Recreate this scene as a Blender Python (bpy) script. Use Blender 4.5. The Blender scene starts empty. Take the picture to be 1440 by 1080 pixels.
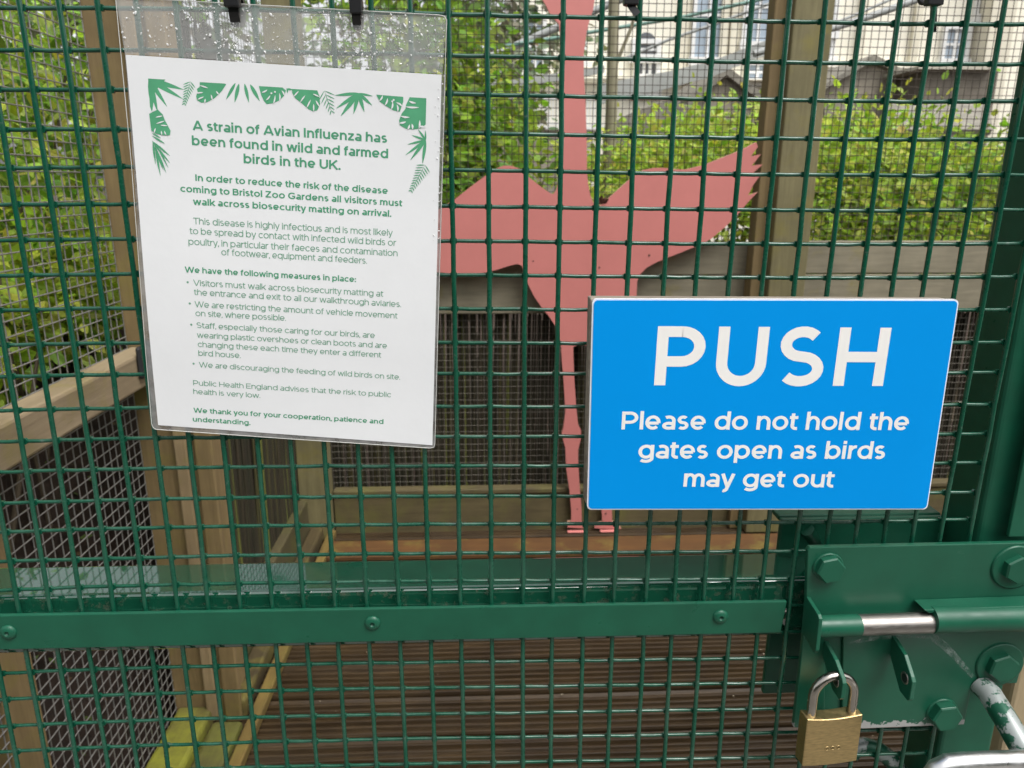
import bpy, math, random
import numpy as np
from mathutils import Vector, Matrix
random.seed(7); rng = np.random.default_rng(7)
R = math.radians
S = bpy.context.scene
col = S.collection

# ------------------------------------------------------------------ camera
F = 1040.0
_a, _b, _c = 2.66135123e-01, -4.52955161e-02, 3.10576864e-03
_t = np.array([-4.08983861e-02, -2.43167929e-01, 4.86854527e-01])
PX, PZ = .025, .025 * 9.87091822e-01            # mesh pitch
cx_, sx_, cy_, sy_, cz_, sz_ = np.cos(_a), np.sin(_a), np.cos(_b), np.sin(_b), np.cos(_c), np.sin(_c)
_R = np.array([[cz_, -sz_, 0], [sz_, cz_, 0], [0, 0, 1]]) @ np.array([[1, 0, 0], [0, cx_, -sx_], [0, sx_, cx_]]) @ np.array([[cy_, 0, sy_], [0, 1, 0], [-sy_, 0, cy_]])
_C0 = -_R.T @ _t
HC = 1.30
CAM = np.array([_C0[0], _C0[2], HC]); Z0 = HC + _C0[1]
RW = _R @ np.array([[1, 0, 0], [0, 0, 1], [0, -1, 0]]).T     # world -> camera (x right, y down, z forward)
cam = bpy.data.cameras.new('camera'); co = bpy.data.objects.new('camera', cam); col.objects.link(co); S.camera = co
cam.sensor_width = 36; cam.lens = 36 * F / 1440; cam.clip_start = .02; cam.clip_end = 500
M3 = np.stack([RW[0], -RW[1], -RW[2]], 1)
mw = Matrix.Identity(4)
for r_ in range(3):
    for c_ in range(3): mw[r_][c_] = float(M3[r_, c_])
    mw[r_][3] = float(CAM[r_])
co.matrix_world = mw
cam.dof.use_dof = True; cam.dof.focus_distance = .56; cam.dof.aperture_fstop = 16

# ------------------------------------------------------------------ light
SUN_EL, SUN_AZ = 60, 140          # overcast: broad soft sun from above, behind the viewer
W = bpy.data.worlds.new('World'); S.world = W; W.use_nodes = True
nt = W.node_tree; nt.nodes.clear()
sky = nt.nodes.new('ShaderNodeTexSky'); sky.sky_type = 'NISHITA'; sky.sun_disc = False
sky.sun_elevation = R(SUN_EL); sky.sun_rotation = R(SUN_AZ); sky.air_density = 1.0; sky.dust_density = 4.0
hs = nt.nodes.new('ShaderNodeHueSaturation'); hs.inputs['Saturation'].default_value = .12
bg = nt.nodes.new('ShaderNodeBackground'); bg.inputs['Strength'].default_value = .15
wo = nt.nodes.new('ShaderNodeOutputWorld')
nt.links.new(sky.outputs[0], hs.inputs['Color']); nt.links.new(hs.outputs[0], bg.inputs[0]); nt.links.new(bg.outputs[0], wo.inputs[0])
sl = bpy.data.lights.new('sun', 'SUN'); sl.energy = 1.2; sl.angle = R(35); sl.color = (1, .97, .93)
so = bpy.data.objects.new('sun', sl); col.objects.link(so)
_az = R(SUN_AZ); sd = Vector((math.sin(_az) * math.cos(R(SUN_EL)), math.cos(_az) * math.cos(R(SUN_EL)), math.sin(R(SUN_EL))))
so.rotation_euler = sd.to_track_quat('Z', 'Y').to_euler(); so.location = (0, -3, 6)
S.view_settings.view_transform = 'Standard'; S.view_settings.look = 'None'
S.view_settings.exposure = 0.78; S.view_settings.gamma = 1

# ------------------------------------------------------------------ helpers
def at(x, y, Y=None, Z=None, X=None):
    """the point where the sight line through a photograph pixel meets a real plane of the place"""
    d = RW.T @ np.array([(x - 720) / F, (y - 540) / F, 1.0])
    k = (Y - CAM[1]) / d[1] if Y is not None else (Z - CAM[2]) / d[2] if Z is not None else (X - CAM[0]) / d[0]
    return CAM + k * d
def ats(pts, **k): return [at(p[0], p[1], **k) for p in pts]

class MB:
    def __init__(s): s.v = []; s.f = []; s.sm = []; s.c = []; s.col = None
    def add(s, vs, fs, smooth=False):
        b = len(s.v); s.v += [tuple(float(q) for q in p) for p in vs]
        for f in fs:
            s.f.append(tuple(i + b for i in f)); s.sm.append(smooth); s.c.append(s.col)
    def box(s, lo, hi):
        x0, y0, z0 = lo; x1, y1, z1 = hi
        s.add([(x0,y0,z0),(x1,y0,z0),(x1,y1,z0),(x0,y1,z0),(x0,y0,z1),(x1,y0,z1),(x1,y1,z1),(x0,y1,z1)],
              [(0,3,2,1),(4,5,6,7),(0,1,5,4),(1,2,6,5),(2,3,7,6),(3,0,4,7)])
    def tube(s, path, r, n=8, caps=True, smooth=True, ry=None):
        P = [Vector([float(q) for q in p]) for p in path]; m = len(P)
        rr = r if hasattr(r, '__len__') else [r] * m
        vs = []; T0 = (P[1] - P[0]).normalized()
        u = Vector((0, 0, 1)) if abs(T0.z) < .9 else Vector((1, 0, 0))
        u = (u - T0 * u.dot(T0)).normalized()
        for i in range(m):
            T = ((P[min(i + 1, m - 1)] - P[max(i - 1, 0)])).normalized()
            u = (u - T * u.dot(T)).normalized(); w = T.cross(u)
            for k in range(n):
                a = 2 * math.pi * (k + .5) / n
                vs.append(P[i] + (u * math.cos(a) + w * math.sin(a)) * rr[i])
        fs = [(i*n+k, i*n+(k+1) % n, (i+1)*n+(k+1) % n, (i+1)*n+k) for i in range(m - 1) for k in range(n)]
        s.add(vs, fs, smooth)
        if caps: s.add(vs[:n], [tuple(range(n))[::-1]]); s.add(vs[-n:], [tuple(range(n))])
    def prism(s, poly, d, smooth=False):
        n = len(poly); P = [np.array(p, float) for p in poly]; d = np.array(d, float)
        nrm = np.zeros(3)
        for i in range(n): nrm += np.cross(P[i], P[(i + 1) % n])
        if nrm @ d > 0: P = P[::-1]
        s.add(P + [p + d for p in P], [tuple(range(n)), tuple(range(n, 2*n))[::-1]] + [(i, i+n, (i+1) % n + n, (i+1) % n) for i in range(n)], smooth)
    def disc_stack(s, c, axis, prof, n=24, smooth=True):
        """lathe: prof = [(radius, distance along axis)]"""
        c = Vector(c); ax = Vector(axis).normalized(); u = ax.orthogonal().normalized(); w = ax.cross(u)
        vs = [c + ax * h + (u * math.cos(2*math.pi*k/n) + w * math.sin(2*math.pi*k/n)) * r for r, h in prof for k in range(n)]
        m = len(prof)
        s.add(vs, [(i*n+k, i*n+(k+1) % n, (i+1)*n+(k+1) % n, (i+1)*n+k) for i in range(m-1) for k in range(n)], smooth)
        s.add(vs[:n], [tuple(range(n))[::-1]]); s.add(vs[-n:], [tuple(range(n))])
    def build(s, name, mat, parent=None, bevel=0, seg=2, loc=None):
        o3 = Vector((0, 0, 0))
        if parent is not None:
            q = parent
            while q is not None: o3 = o3 + q.location; q = q.parent
        elif loc is not None: o3 = Vector([float(q) for q in loc])
        me = bpy.data.meshes.new(name)
        A = np.array(s.v) - np.array(o3)
        me.from_pydata(A.tolist(), [], s.f)
        me.polygons.foreach_set('use_smooth', s.sm)
        if any(c is not None for c in s.c):
            at_ = me.color_attributes.new('tone', 'FLOAT_COLOR', 'CORNER')
            buf = np.empty((len(me.loops), 4), np.float32); k = 0
            for f, c in zip(s.f, s.c):
                buf[k:k + len(f)] = (*c, 1); k += len(f)
            at_.data.foreach_set('color', buf.ravel())
        me.materials.append(mat)
        ob = bpy.data.objects.new(name, me); col.objects.link(ob)
        if parent is not None: ob.parent = parent
        else: ob.location = o3
        if bevel:
            b = ob.modifiers.new('bevel', 'BEVEL'); b.width = bevel; b.segments = seg; b.limit_method = 'ANGLE'; b.angle_limit = R(40)
            b.harden_normals = False
        return ob

def tag(o, label=None, cat=None, group=None, kind=None):
    if label: o['label'] = label
    if cat: o['category'] = cat
    if group: o['group'] = group
    if kind: o['kind'] = kind
    return o
def empty(name, loc, label, cat, group=None):
    o = bpy.data.objects.new(name, None); col.objects.link(o); o.location = [float(q) for q in loc]; o.empty_display_size = .05
    return tag(o, label, cat, group)
def dup(o, shift, label=None):
    r = o.copy(); col.objects.link(r); r.location = Vector(o.location) + Vector(shift)
    if label: r['label'] = label
    for ch in list(o.children):
        c = ch.copy(); col.objects.link(c); c.parent = r
        for g in list(ch.children):
            d = g.copy(); col.objects.link(d); d.parent = c
    return r

# ------------------------------------------------------------------ materials
class NM:
    def __init__(s, name):
        s.m = bpy.data.materials.new(name); s.m.use_nodes = True; s.t = s.m.node_tree; s.b = s.t.nodes['Principled BSDF']
    def n(s, t, **k):
        q = s.t.nodes.new('ShaderNode' + t)
        for a, v in k.items():
            if a in q.inputs: q.inputs[a].default_value = v
            else: setattr(q, a, v)
        return q
    def l(s, a, b): s.t.links.new(a, b)
    def noise(s, scale, detail=4, stretch=(1, 1, 1), rough=.6, dist=0.0):
        tc = s.n('TexCoord'); mp = s.n('Mapping'); mp.inputs['Scale'].default_value = stretch
        s.l(tc.outputs['Object'], mp.inputs[0]); nz = s.n('TexNoise'); nz.inputs['Scale'].default_value = scale
        nz.inputs['Detail'].default_value = detail; nz.inputs['Roughness'].default_value = rough; nz.inputs['Distortion'].default_value = dist
        s.l(mp.outputs[0], nz.inputs['Vector']); return nz.outputs['Fac']
    def ramp(s, fac, stops):
        r = s.n('ValToRGB'); e = r.color_ramp.elements
        while len(e) < len(stops): e.new(.5)
        for q, (p, c) in zip(e, stops): q.position = p; q.color = (*c, 1) if len(c) == 3 else c
        s.l(fac, r.inputs[0]); return r.outputs[0]
    def mix(s, fac, a, b, mode='MIX'):
        q = s.n('Mix', data_type='RGBA', blend_type=mode)
        for k, v in ((0, fac), (6, a), (7, b)):
            if hasattr(v, 'is_output') or hasattr(v, 'links'): s.l(v, q.inputs[k])
            else: q.inputs[k].default_value = v if k == 0 else (*v, 1)
        return q.outputs[2]
    def bump(s, h, strength=.3, dist=.002):
        q = s.n('Bump'); q.inputs['Strength'].default_value = strength; q.inputs['Distance'].default_value = dist
        s.l(h, q.inputs['Height']); s.l(q.outputs[0], s.b.inputs['Normal'])
    def set(s, **k):
        for a, v in k.items():
            a = a.replace('_', ' ')
            if hasattr(v, 'links'): s.l(v, s.b.inputs[a])
            else: s.b.inputs[a].default_value = (*v, 1) if isinstance(v, tuple) and len(v) == 3 else v
        return s

def paint(name, c, rough=.28, dirt=.0, dirtc=(.10, .09, .06), scale=40, coat=.0, spec=.5, chip=0):
    m = NM(name); n1 = m.noise(scale, 5)
    base = m.ramp(n1, [(.3, tuple(q * .86 for q in c)), (.7, tuple(min(1, q * 1.12) for q in c))])
    if dirt:
        n2 = m.noise(scale * 2.2, 8, rough=.75); d = m.ramp(n2, [(.62 - dirt * .25, (0, 0, 0)), (.74 - dirt * .2, (1, 1, 1))])
        base = m.mix(d, base, dirtc)
    if chip:
        n3 = m.noise(95, 6, rough=.7); d = m.ramp(n3, [(.70 - chip, (0, 0, 0)), (.715 - chip, (1, 1, 1))])
        base = m.mix(d, base, (.33, .33, .32))
    m.set(Base_Color=base, Roughness=m.ramp(m.noise(scale * 1.7, 5), [(.3, (rough * .75,) * 3), (.7, (min(1, rough * 1.4),) * 3)]), Specular_IOR_Level=spec)
    m.bump(m.noise(scale * 4, 4), .12, .0006)
    return m.m
GREEN = (.0075, .082, .045)
M_WIRE = paint('green_wire_coating', (.0042, .068, .037), .25, .06, (.09, .12, .10), 60, spec=.35)
M_GREEN = paint('green_steel_paint', GREEN, .36, .0, scale=30, spec=.38)
def wet_rail():
    m = NM('wet_dirty_green_paint'); g = m.n('NewGeometry'); sp = m.n('SeparateXYZ'); m.l(g.outputs['Normal'], sp.inputs[0])
    upr = m.ramp(sp.outputs[2], [(.35, (1, 1, 1)), (.75, (.06, .06, .06))])
    d = m.ramp(m.noise(140, 8, rough=.75), [(.54, (0, 0, 0)), (.66, (.8, .8, .8))]); q = m.mix(1.0, d, upr, 'MULTIPLY')
    b = m.mix(q, m.ramp(m.noise(30, 5), [(.3, (.006, .066, .036)), (.7, (.008, .080, .044))]), (.10, .11, .08))
    m.set(Base_Color=b, Roughness=.16, Specular_IOR_Level=.12); m.bump(m.noise(26, 3), .05, .0008); return m.m
M_GREENW = wet_rail()
def wet(mat, scale, lo, hi, ior, rough):
    m = NM.__new__(NM); m.m = mat; m.t = mat.node_tree; m.b = m.t.nodes['Principled BSDF']
    m.set(Coat_Weight=m.ramp(m.noise(scale, 5), [(lo, (0, 0, 0)), (hi, (1, 1, 1))]), Coat_Roughness=rough, Coat_IOR=ior)
wet(M_GREENW, 9, .30, .40, 2.1, .02); wet(M_WIRE, 30, .40, .60, 1.5, .08)
M_GREENC = paint('chipped_green_paint', GREEN, .30, .0, scale=30, chip=.0)
def chipped_edge():
    # paint that has flaked off along the low edge of the latch plate
    m = NM('flaked_green_paint'); tc = m.n('TexCoord'); sp = m.n('SeparateXYZ'); m.l(tc.outputs['Object'], sp.inputs[0])
    n1 = m.noise(30, 5); base = m.ramp(n1, [(.3, tuple(q * .88 for q in GREEN)), (.7, tuple(q * 1.1 for q in GREEN))])
    nz = m.noise(170, 5, rough=.6)
    a = m.n('Math', operation='MULTIPLY_ADD'); m.l(nz, a.inputs[0]); a.inputs[1].default_value = .030; a.inputs[2].default_value = -.0125
    b = m.n('Math', operation='SUBTRACT'); m.l(a.outputs[0], b.inputs[0]); m.l(sp.outputs[2], b.inputs[1])       # wear height - z above low edge
    xm = m.n('MapRange'); m.l(sp.outputs[0], xm.inputs[0]); xm.inputs[1].default_value = .375; xm.inputs[2].default_value = .395; xm.inputs[3].default_value = 0; xm.inputs[4].default_value = .012
    c = m.n('Math', operation='SUBTRACT'); m.l(b.outputs[0], c.inputs[0]); m.l(xm.outputs[0], c.inputs[1])
    d = m.n('Math', operation='GREATER_THAN'); m.l(c.outputs[0], d.inputs[0]); d.inputs[1].default_value = 0
    # scuffed arcs left by the swinging handle
    sc = m.ramp(m.noise(55, 6, (1, 1, 2.4), .7), [(.63, (0, 0, 0)), (.80, (.55, .55, .55))])
    base = m.mix(sc, base, (.09, .17, .13))
    base = m.mix(d.outputs[0], base, (.33, .33, .32))
    m.set(Base_Color=base, Roughness=.36); m.bump(m.noise(120, 4), .10, .0005); return m.m
M_FLAKE = chipped_edge()
M_HANDLE = paint('worn_green_on_galvanised', (.33, .36, .37), .38, .0, scale=25)
def worn_handle():
    m = NM('worn_painted_tube'); n = m.noise(26, 5, rough=.7)
    base = m.mix(m.ramp(n, [(.50, (0, 0, 0)), (.53, (1, 1, 1))]), (.31, .34, .33), GREEN)
    m.set(Base_Color=base, Roughness=.36, Metallic=.25); m.bump(m.noise(90, 4), .15, .0006); return m.m
M_WORN = worn_handle()
def metal(name, c, rough, scale=60, stretch=(1, 1, 1), spread=.15, metallic=1.0):
    m = NM(name); n = m.noise(scale, 6, stretch, .65)
    m.set(Base_Color=m.ramp(n, [(.3, tuple(q * (1 - spread) for q in c)), (.7, tuple(min(1, q * (1 + spread)) for q in c))]), Metallic=metallic,
          Roughness=m.ramp(m.noise(scale * 1.5, 6, stretch), [(.3, (rough * .7,) * 3), (.7, (rough * 1.35,) * 3)]))
    m.bump(m.noise(scale * 5, 3, stretch), .08, .0004); return m.m
M_STEEL = metal('bare_steel', (.30, .28, .26), .42, 120, (1, 6, 6))
M_CHROME = metal('shackle_steel', (.42, .39, .35), .22, 80)
M_ALU = metal('galvanised_tube', (.74, .74, .74), .36, 60)
M_BRASS = metal('brushed_brass', (.54, .405, .195), .40, 160, (1, 1, 5), .22)
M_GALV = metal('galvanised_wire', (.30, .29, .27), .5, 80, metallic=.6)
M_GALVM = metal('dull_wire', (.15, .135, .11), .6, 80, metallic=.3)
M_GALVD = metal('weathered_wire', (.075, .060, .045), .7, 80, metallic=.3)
def wood(name, c1, c2, axis='z', moss=.0, rough=.75, mossc=(.20, .17, .03), scale=22):
    m = NM(name); st = {'x': (.07, 1, 1), 'y': (1, .07, 1), 'z': (1, 1, .07)}[axis]
    g = m.noise(scale * 3, 8, st, .7, .4); b = m.ramp(g, [(.25, c1), (.75, c2)])
    b = m.mix(m.ramp(m.noise(5, 4), [(.35, (0, 0, 0)), (.7, (.55,) * 3)]), b, tuple(q * .55 for q in c1))
    if moss: b = m.mix(m.ramp(m.noise(7, 6, rough=.7), [(.62 - moss * .4, (0, 0, 0)), (.85 - moss * .3, (.9,) * 3)]), b, mossc)
    m.set(Base_Color=b, Roughness=rough); m.bump(g, .5, .002); return m.m
M_POST = wood('treated_post_timber', (.165, .115, .048), (.29, .205, .092), 'z', .25)
M_POSTG = wood('grey_post_timber', (.125, .108, .048), (.235, .205, .098), 'z', .3)
M_RAILY = wood('weathered_rail_timber', (.22, .165, .095), (.37, .29, .18), 'y', .18)
M_BOARD = wood('grey_board_timber', (.185, .165, .112), (.32, .285, .20), 'x', .12)
M_BASE = wood('mossy_base_board', (.080, .062, .027), (.145, .115, .052), 'x', .35, mossc=(.13, .125, .03))
M_KERBY = wood('wet_base_timber', (.045, .032, .012), (.095, .068, .024), 'y', .3)
M_MOSSY = wood('mossy_block_timber', (.09, .075, .02), (.17, .155, .03), 'y', .5, mossc=(.25, .26, .02))
M_BASE2 = wood('mossy_side_board', (.052, .042, .017), (.105, .085, .036), 'y', .4, mossc=(.09, .09, .018))
M_MOSSD = wood('dull_mossy_timber', (.06, .052, .015), (.13, .12, .03), 'y', .45, mossc=(.15, .16, .02))
M_TRIM = wood('yellow_trim_timber', (.12, .080, .018), (.23, .155, .040), 'y', .2)
M_DARKW = wood('dark_stained_board', (.018, .016, .011), (.04, .034, .022), 'x')
M_BATTEN = wood('orange_batten_timber', (.075, .032, .008), (.165, .074, .018), 'x', .2)
def deckmat():
    m = NM('wet_brown_decking'); g = m.noise(60, 7, (.06, 1, 1), .7)
    b = m.ramp(g, [(.25, (.022, .0135, .006)), (.6, (.062, .039, .017)), (.85, (.17, .115, .060))])
    b = m.mix(m.ramp(m.noise(6, 5), [(.4, (0, 0, 0)), (.7, (.5,) * 3)]), b, (.022, .014, .009))
    m.set(Base_Color=b, Roughness=m.ramp(m.noise(9, 5), [(.3, (.30,) * 3), (.7, (.6,) * 3)]), Specular_IOR_Level=.35); m.bump(g, .5, .002); return m.m
M_DECK = deckmat()
def tone(name, rough=.6, trans=0.0, var=.25, scale=30):
    m = NM(name); a = m.n('Attribute', attribute_name='tone'); n = m.noise(scale, 4)
    b = m.mix(m.ramp(n, [(.3, (0, 0, 0)), (.7, (var,) * 3)]), a.outputs['Color'], (.02, .03, .008))
    m.set(Base_Color=b, Roughness=rough)
    if trans:
        t = m.n('BsdfTranslucent'); m.l(b, t.inputs[0]); x = m.n('MixShader'); x.inputs[0].default_value = trans
        m.l(m.b.outputs[0], x.inputs[1]); m.l(t.outputs[0], x.inputs[2])
        o = [q for q in m.t.nodes if q.type == 'OUTPUT_MATERIAL'][0]; m.l(x.outputs[0], o.inputs[0])
    return m.m
M_LEAF = tone('leaf', .5, .5)
M_REED = tone('reed_cane', .7, 0, .4)
M_STEM = wood('stem_bark', (.07, .05, .03), (.14, .11, .07), 'z')
M_TRUNK = wood('lichen_bark', (.20, .18, .11), (.36, .33, .23), 'z', .2, mossc=(.22, .24, .10))
def soilmat():
    m = NM('dark_peaty_soil'); g = m.noise(26, 9, rough=.8)
    m.set(Base_Color=m.ramp(g, [(.3, (.020, .012, .008)), (.62, (.060, .035, .022)), (.8, (.15, .09, .05))]), Roughness=.9); m.bump(g, 1, .02); return m.m
M_SOIL = soilmat()
def plain(name, c, rough=.6, var=.1, scale=12, bump=.1, metallic=0.0, spec=.5):
    m = NM(name); n = m.noise(scale, 6, rough=.65)
    m.set(Base_Color=m.ramp(n, [(.3, tuple(q * (1 - var) for q in c)), (.7, tuple(min(1, q * (1 + var)) for q in c))]), Roughness=rough, Metallic=metallic, Specular_IOR_Level=spec)
    m.bump(m.noise(scale * 6, 4), bump, .002); return m.m
M_PINK = plain('pink_gloss_paint', (.56, .195, .175), .45, .05, 7, .06)
M_PINKE = plain('bare_plywood_edge', (.55, .33, .22), .7, .2, 30)
M_BLUE = plain('blue_print', (.0, .265, .72), .5, .03, 6, .01, spec=.08)
M_WHITE = plain('white_print', (.80, .79, .76), .5, .02, 40, .01, spec=.3)
M_RIM = plain('white_sign_edge', (.78, .80, .84), .5, .03, 40)
M_BACK = wood('weathered_backing_board', (.15, .12, .09), (.40, .35, .29), 'x', 0, scale=60)
M_PAPER = plain('paper', (.715, .725, .735), .65, .02, 26, .05, spec=.2)
M_INK = plain('green_ink', (.075, .29, .165), .6, .06, 60, .0, spec=.2)
M_INKL = plain('pale_green_ink', (.15, .32, .22), .6, .06, 60, .0, spec=.2)
M_LEAFINK = plain('leaf_green_ink', (.085, .33, .175), .6, .14, 45, .0, spec=.2)
M_BLACK = plain('black_nylon', (.008, .008, .009), .32, .2, 30, .02)
def film():
    m = NM('cloudy_laminate_film'); n = m.noise(14, 6, rough=.7)
    m.set(Base_Color=(.62, .63, .62), Roughness=.16, Alpha=m.ramp(n, [(.3, (.27,) * 3), (.75, (.48,) * 3)]), Specular_IOR_Level=.6); m.bump(m.noise(9, 3), .25, .003); return m.m
M_FILM = film()
def clear_film():
    m = NM('clear_laminate_film'); m.set(Base_Color=(.7, .7, .7), Roughness=.14, Alpha=.07); return m.m
M_FILMC = clear_film()
def seam():
    m = NM('grey_laminate_seam'); m.set(Base_Color=m.ramp(m.noise(70, 6), [(.3, (.16, .15, .14)), (.7, (.42, .42, .42))]), Roughness=.14, Alpha=.62); return m.m
M_SEAM = seam()
def water():
    m = NM('rain_drop'); m.set(Base_Color=(.9, .9, .9), Roughness=.04, Alpha=.62, Specular_IOR_Level=1.0); return m.m
M_DROP = water()
M_CREAM = plain('cream_render', (.80, .765, .65), .85, .08, 1.2, .1)
M_CREAMD = plain('cream_stone_trim', (.66, .62, .50), .85, .1, 2, .1)
M_GLASS = plain('blue_grey_window_glass', (.30, .36, .42), .15, .2, 1, .0)
M_DGLASS = plain('dark_window_glass', (.10, .11, .12), .12, .3, 1, .0)
M_WFRAME = plain('white_window_frame', (.72, .72, .70), .5, .05, 5)
M_STONE = plain('grey_rubble_stone', (.27, .24, .19), .9, .35, 6, .6)
M_SLATE = plain('dark_slate', (.21, .195, .16), .85, .35, 9, .5)
M_DWOOD = wood('dark_shed_boards', (.11, .095, .075), (.23, .20, .155), 'z', .1, scale=4)
M_POLE = plain('grey_net_pole', (.30, .31, .30), .5, .15, 3)
M_POLEG = plain('green_net_pole', (.13, .24, .20), .5, .15, 3)
M_SAIL = plain('grey_shade_cloth', (.36, .37, .35), .8, .12, 4)

# ================================================================== SETTING
m = MB(); m.add([(-60,-30,-.14),(60,-30,-.14),(60,120,-.14),(-60,120,-.14)], [(0,1,2,3)])
tag(m.build('ground', M_SOIL), 'dark damp soil around and beyond the aviary', 'ground', kind='structure')

m = MB(); m.box((-12, -14, -.13), (12, .02, -.03)); m.v = [(x, y, z + .01) for x, y, z in m.v]
tag(m.build('path', plain('damp_pale_paving', (.16, .15, .135), .6, .15, 3, .2)), 'pale damp paving before the gate', 'path', kind='structure')
m = MB(); gx, gz = 60, 22; vs = []  # unseen foliage wall, added so the gate paint mirrors something dark
for j in range(gz):
    for i in range(gx):
        x = -11 + 22 * i / (gx - 1); z = -.1 + 3.3 * j / (gz - 1); vs.append((x + rng.normal(0, .08), -5.2 + .25 * math.sin(x * 1.7) + rng.normal(0, .16) + (.5 * max(0, z - 2.6)) * -1, z + rng.normal(0, .08)))
m.add(vs, [(j*gx+i, j*gx+i+1, (j+1)*gx+i+1, (j+1)*gx+i) for j in range(gz-1) for i in range(gx-1)], False)
m.add([(-11, -5.4, 3.2), (11, -5.4, 3.2), (11, -6.8, 2.9), (-11, -6.8, 2.9), (11, -6.9, -.1), (-11, -6.9, -.1)], [(0, 1, 2, 3), (3, 2, 4, 5)])
tag(m.build('added_hedge', plain('added_dark_foliage', (.045, .075, .022), .8, .5, 7, .8), loc=(0, -5.4, -.1)), 'dark leafy screen added out of view to darken reflections in the green gate', 'added_hedge')
# decking: ridged boards running across the lobby
m = MB(); prof = []; y = .10; bw = .142
while y < 2.125:
    prof += [(y, -.028), (y + .0015, -.004)]
    k = 0; yy = y + .004
    while yy < y + bw - .016:
        gd = -.0085 + rng.normal(0, .0014); rw_ = .0135 + rng.normal(0, .0008); hh_ = rng.normal(0, .0005)
        prof += [(yy, gd), (yy + .0028, hh_ - .0008), (yy + .0055, hh_), (yy + .0085, hh_), (yy + rw_ - .0025, hh_ - .001), (yy + rw_, gd)]; yy += .0212 + rng.normal(0, .0005)
    prof += [(y + bw - .0015, -.004), (y + bw, -.028)]; y += bw + .006
xs = [-.66, -.2, .3, .8, 1.3, 2.2]
vs = [(x, p[0], p[1] + .0015 * math.sin(x * 5 + p[0] * 9)) for x in xs for p in prof]; n = len(prof)
m.add(vs, [(i*n+k, (i+1)*n+k, (i+1)*n+k+1, i*n+k+1) for i in range(len(xs)-1) for k in range(n-1)])
m.box((-.66, .1, -.13), (2.2, 2.125, -.035))
_dk = m
tag(m.build('deck', M_DECK), 'wet brown ridged decking boards on the lobby floor', 'decking', kind='structure')
m = MB()
for k in range(70):
    p = np.array((rng.uniform(-.5, 1.6), rng.uniform(.3, 2.0), .0008)); L = rng.uniform(.002, .006); a = rng.uniform(0, 6.28); d = np.array((math.cos(a), math.sin(a), .15)); w_ = np.array((-d[1], d[0], .1))
    m.add([p, p + d*L + w_*L*.4, p + d*L*1.6 + (0, 0, .0015), p + d*L*.7 - w_*L*.5], [(0, 1, 2, 3)])
tag(m.build('debris', plain('pale_debris', (.32, .27, .19), .7, .3, 50)), 'pale scraps and bud scales scattered on the decking', 'debris', kind='stuff')
# soil bank outside the side mesh
m = MB(); g = 34; h = 14
vs = []
for i in range(g):
    for j in range(h):
        Y = .1 + i * 2.6 / (g - 1); f = j / (h - 1)
        vs.append((-.80 - .30 * f + rng.normal(0, .012), Y, -.12 + .98 * f + rng.normal(0, .014) + .05 * math.sin(Y * 5)))
for i in range(g):
    Y = .1 + i * 2.6 / (g - 1); vs.append((-4.5, Y * 2.5 - 1, .95))
fs = [(i*h+j, i*h+j+1, (i+1)*h+j+1, (i+1)*h+j) for i in range(g-1) for j in range(h-1)]
fs += [(i*h+h-1, g*h+i, g*h+i+1, (i+1)*h+h-1) for i in range(g-1)]
m.add(vs, fs, True)
tag(m.build('soil_bank', M_SOIL), 'dark soil bank behind the side mesh', 'bank', kind='structure')

# ================================================================== TIMBER FRAME OF THE LOBBY
G_POST = 'timber posts of the lobby frame'
def timber(name, lo, hi, mat, label, cat, group=None, bevel=.004, parent=None):
    q = MB(); q.box(lo, hi); c = ((lo[0]+hi[0])/2, (lo[1]+hi[1])/2, lo[2])
    o = q.build(name, mat, parent, bevel, loc=c if parent is None else None)
    if parent is None: tag(o, label, cat, group)
    return o
ps = empty('timber_post', (-.65, 1.12, 0), 'brown timber post behind the white notice with stepped battens and a mossy foot', 'post', G_POST)
timber('post_body', (-.752, 1.075, 0), (-.600, 1.175, 2.5), M_POST, 0, 0, parent=ps)
timber('batten', (-.668, 1.055, 0), (-.640, 1.072, 2.5), wood('pale_batten_timber', (.24, .17, .085), (.36, .27, .15), 'z', .1), 0, 0, parent=ps)
timber('batten', (-.622, 1.052, 0), (-.582, 1.072, 2.5), M_POST, 0, 0, parent=ps)
timber('timber_post', (-.652, 2.02, 0), (-.545, 2.115, 2.5), M_POSTG, 'olive brown timber post in the far corner of the lobby, bamboo beside it', 'post', G_POST)
timber('timber_post', (1.035, 2.02, 0), (1.165, 2.125, 2.6), M_POSTG, 'wide pale olive timber post behind the spread tail of the pink flamingo', 'post', G_POST)
timber('timber_stud', (.985, 2.06, 0), (1.028, 2.125, 2.6), M_POST, 'thin dark brown stud fixed to the wide post behind the flamingo', 'stud')
timber('timber_post', (-.815, .50, -.1), (-.742, .585, 2.5), M_POST, 'grainy brown timber post at the side mesh by the lower corner of the gate', 'post', G_POST)
timber('timber_post', (.535, .06, -.1), (.64, .15, 2.3), wood('pale_gate_post', (.33, .25, .14), (.48, .38, .24), 'z', .05), 'pale new timber gate post behind the latch handle', 'post', G_POST)
timber('timber_rail', (-.742, .20, .880), (-.688, 1.074, .953), M_RAILY, 'weathered timber rail across the side mesh with a mossy top edge', 'rail', bevel=.006)
timber('timber_rail', (-.70, 1.18, .880), (-.655, 2.02, .953), M_RAILY, 'timber rail on the bamboo side wall between two posts, hidden behind the notice', 'rail', bevel=.006)
_p = at(203, 505, X=-.684)
q = MB(); q.box((-.6875, _p[1] - .032, _p[2] - .036), (-.676, _p[1] + .034, _p[2] + .032)); tag(q.build('metal_bracket', plain('black_bracket_iron', (.018, .018, .02), .5, .2, 20), None, .006, loc=_p), 'small black bracket at the end of the mossy rail', 'bracket')
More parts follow.
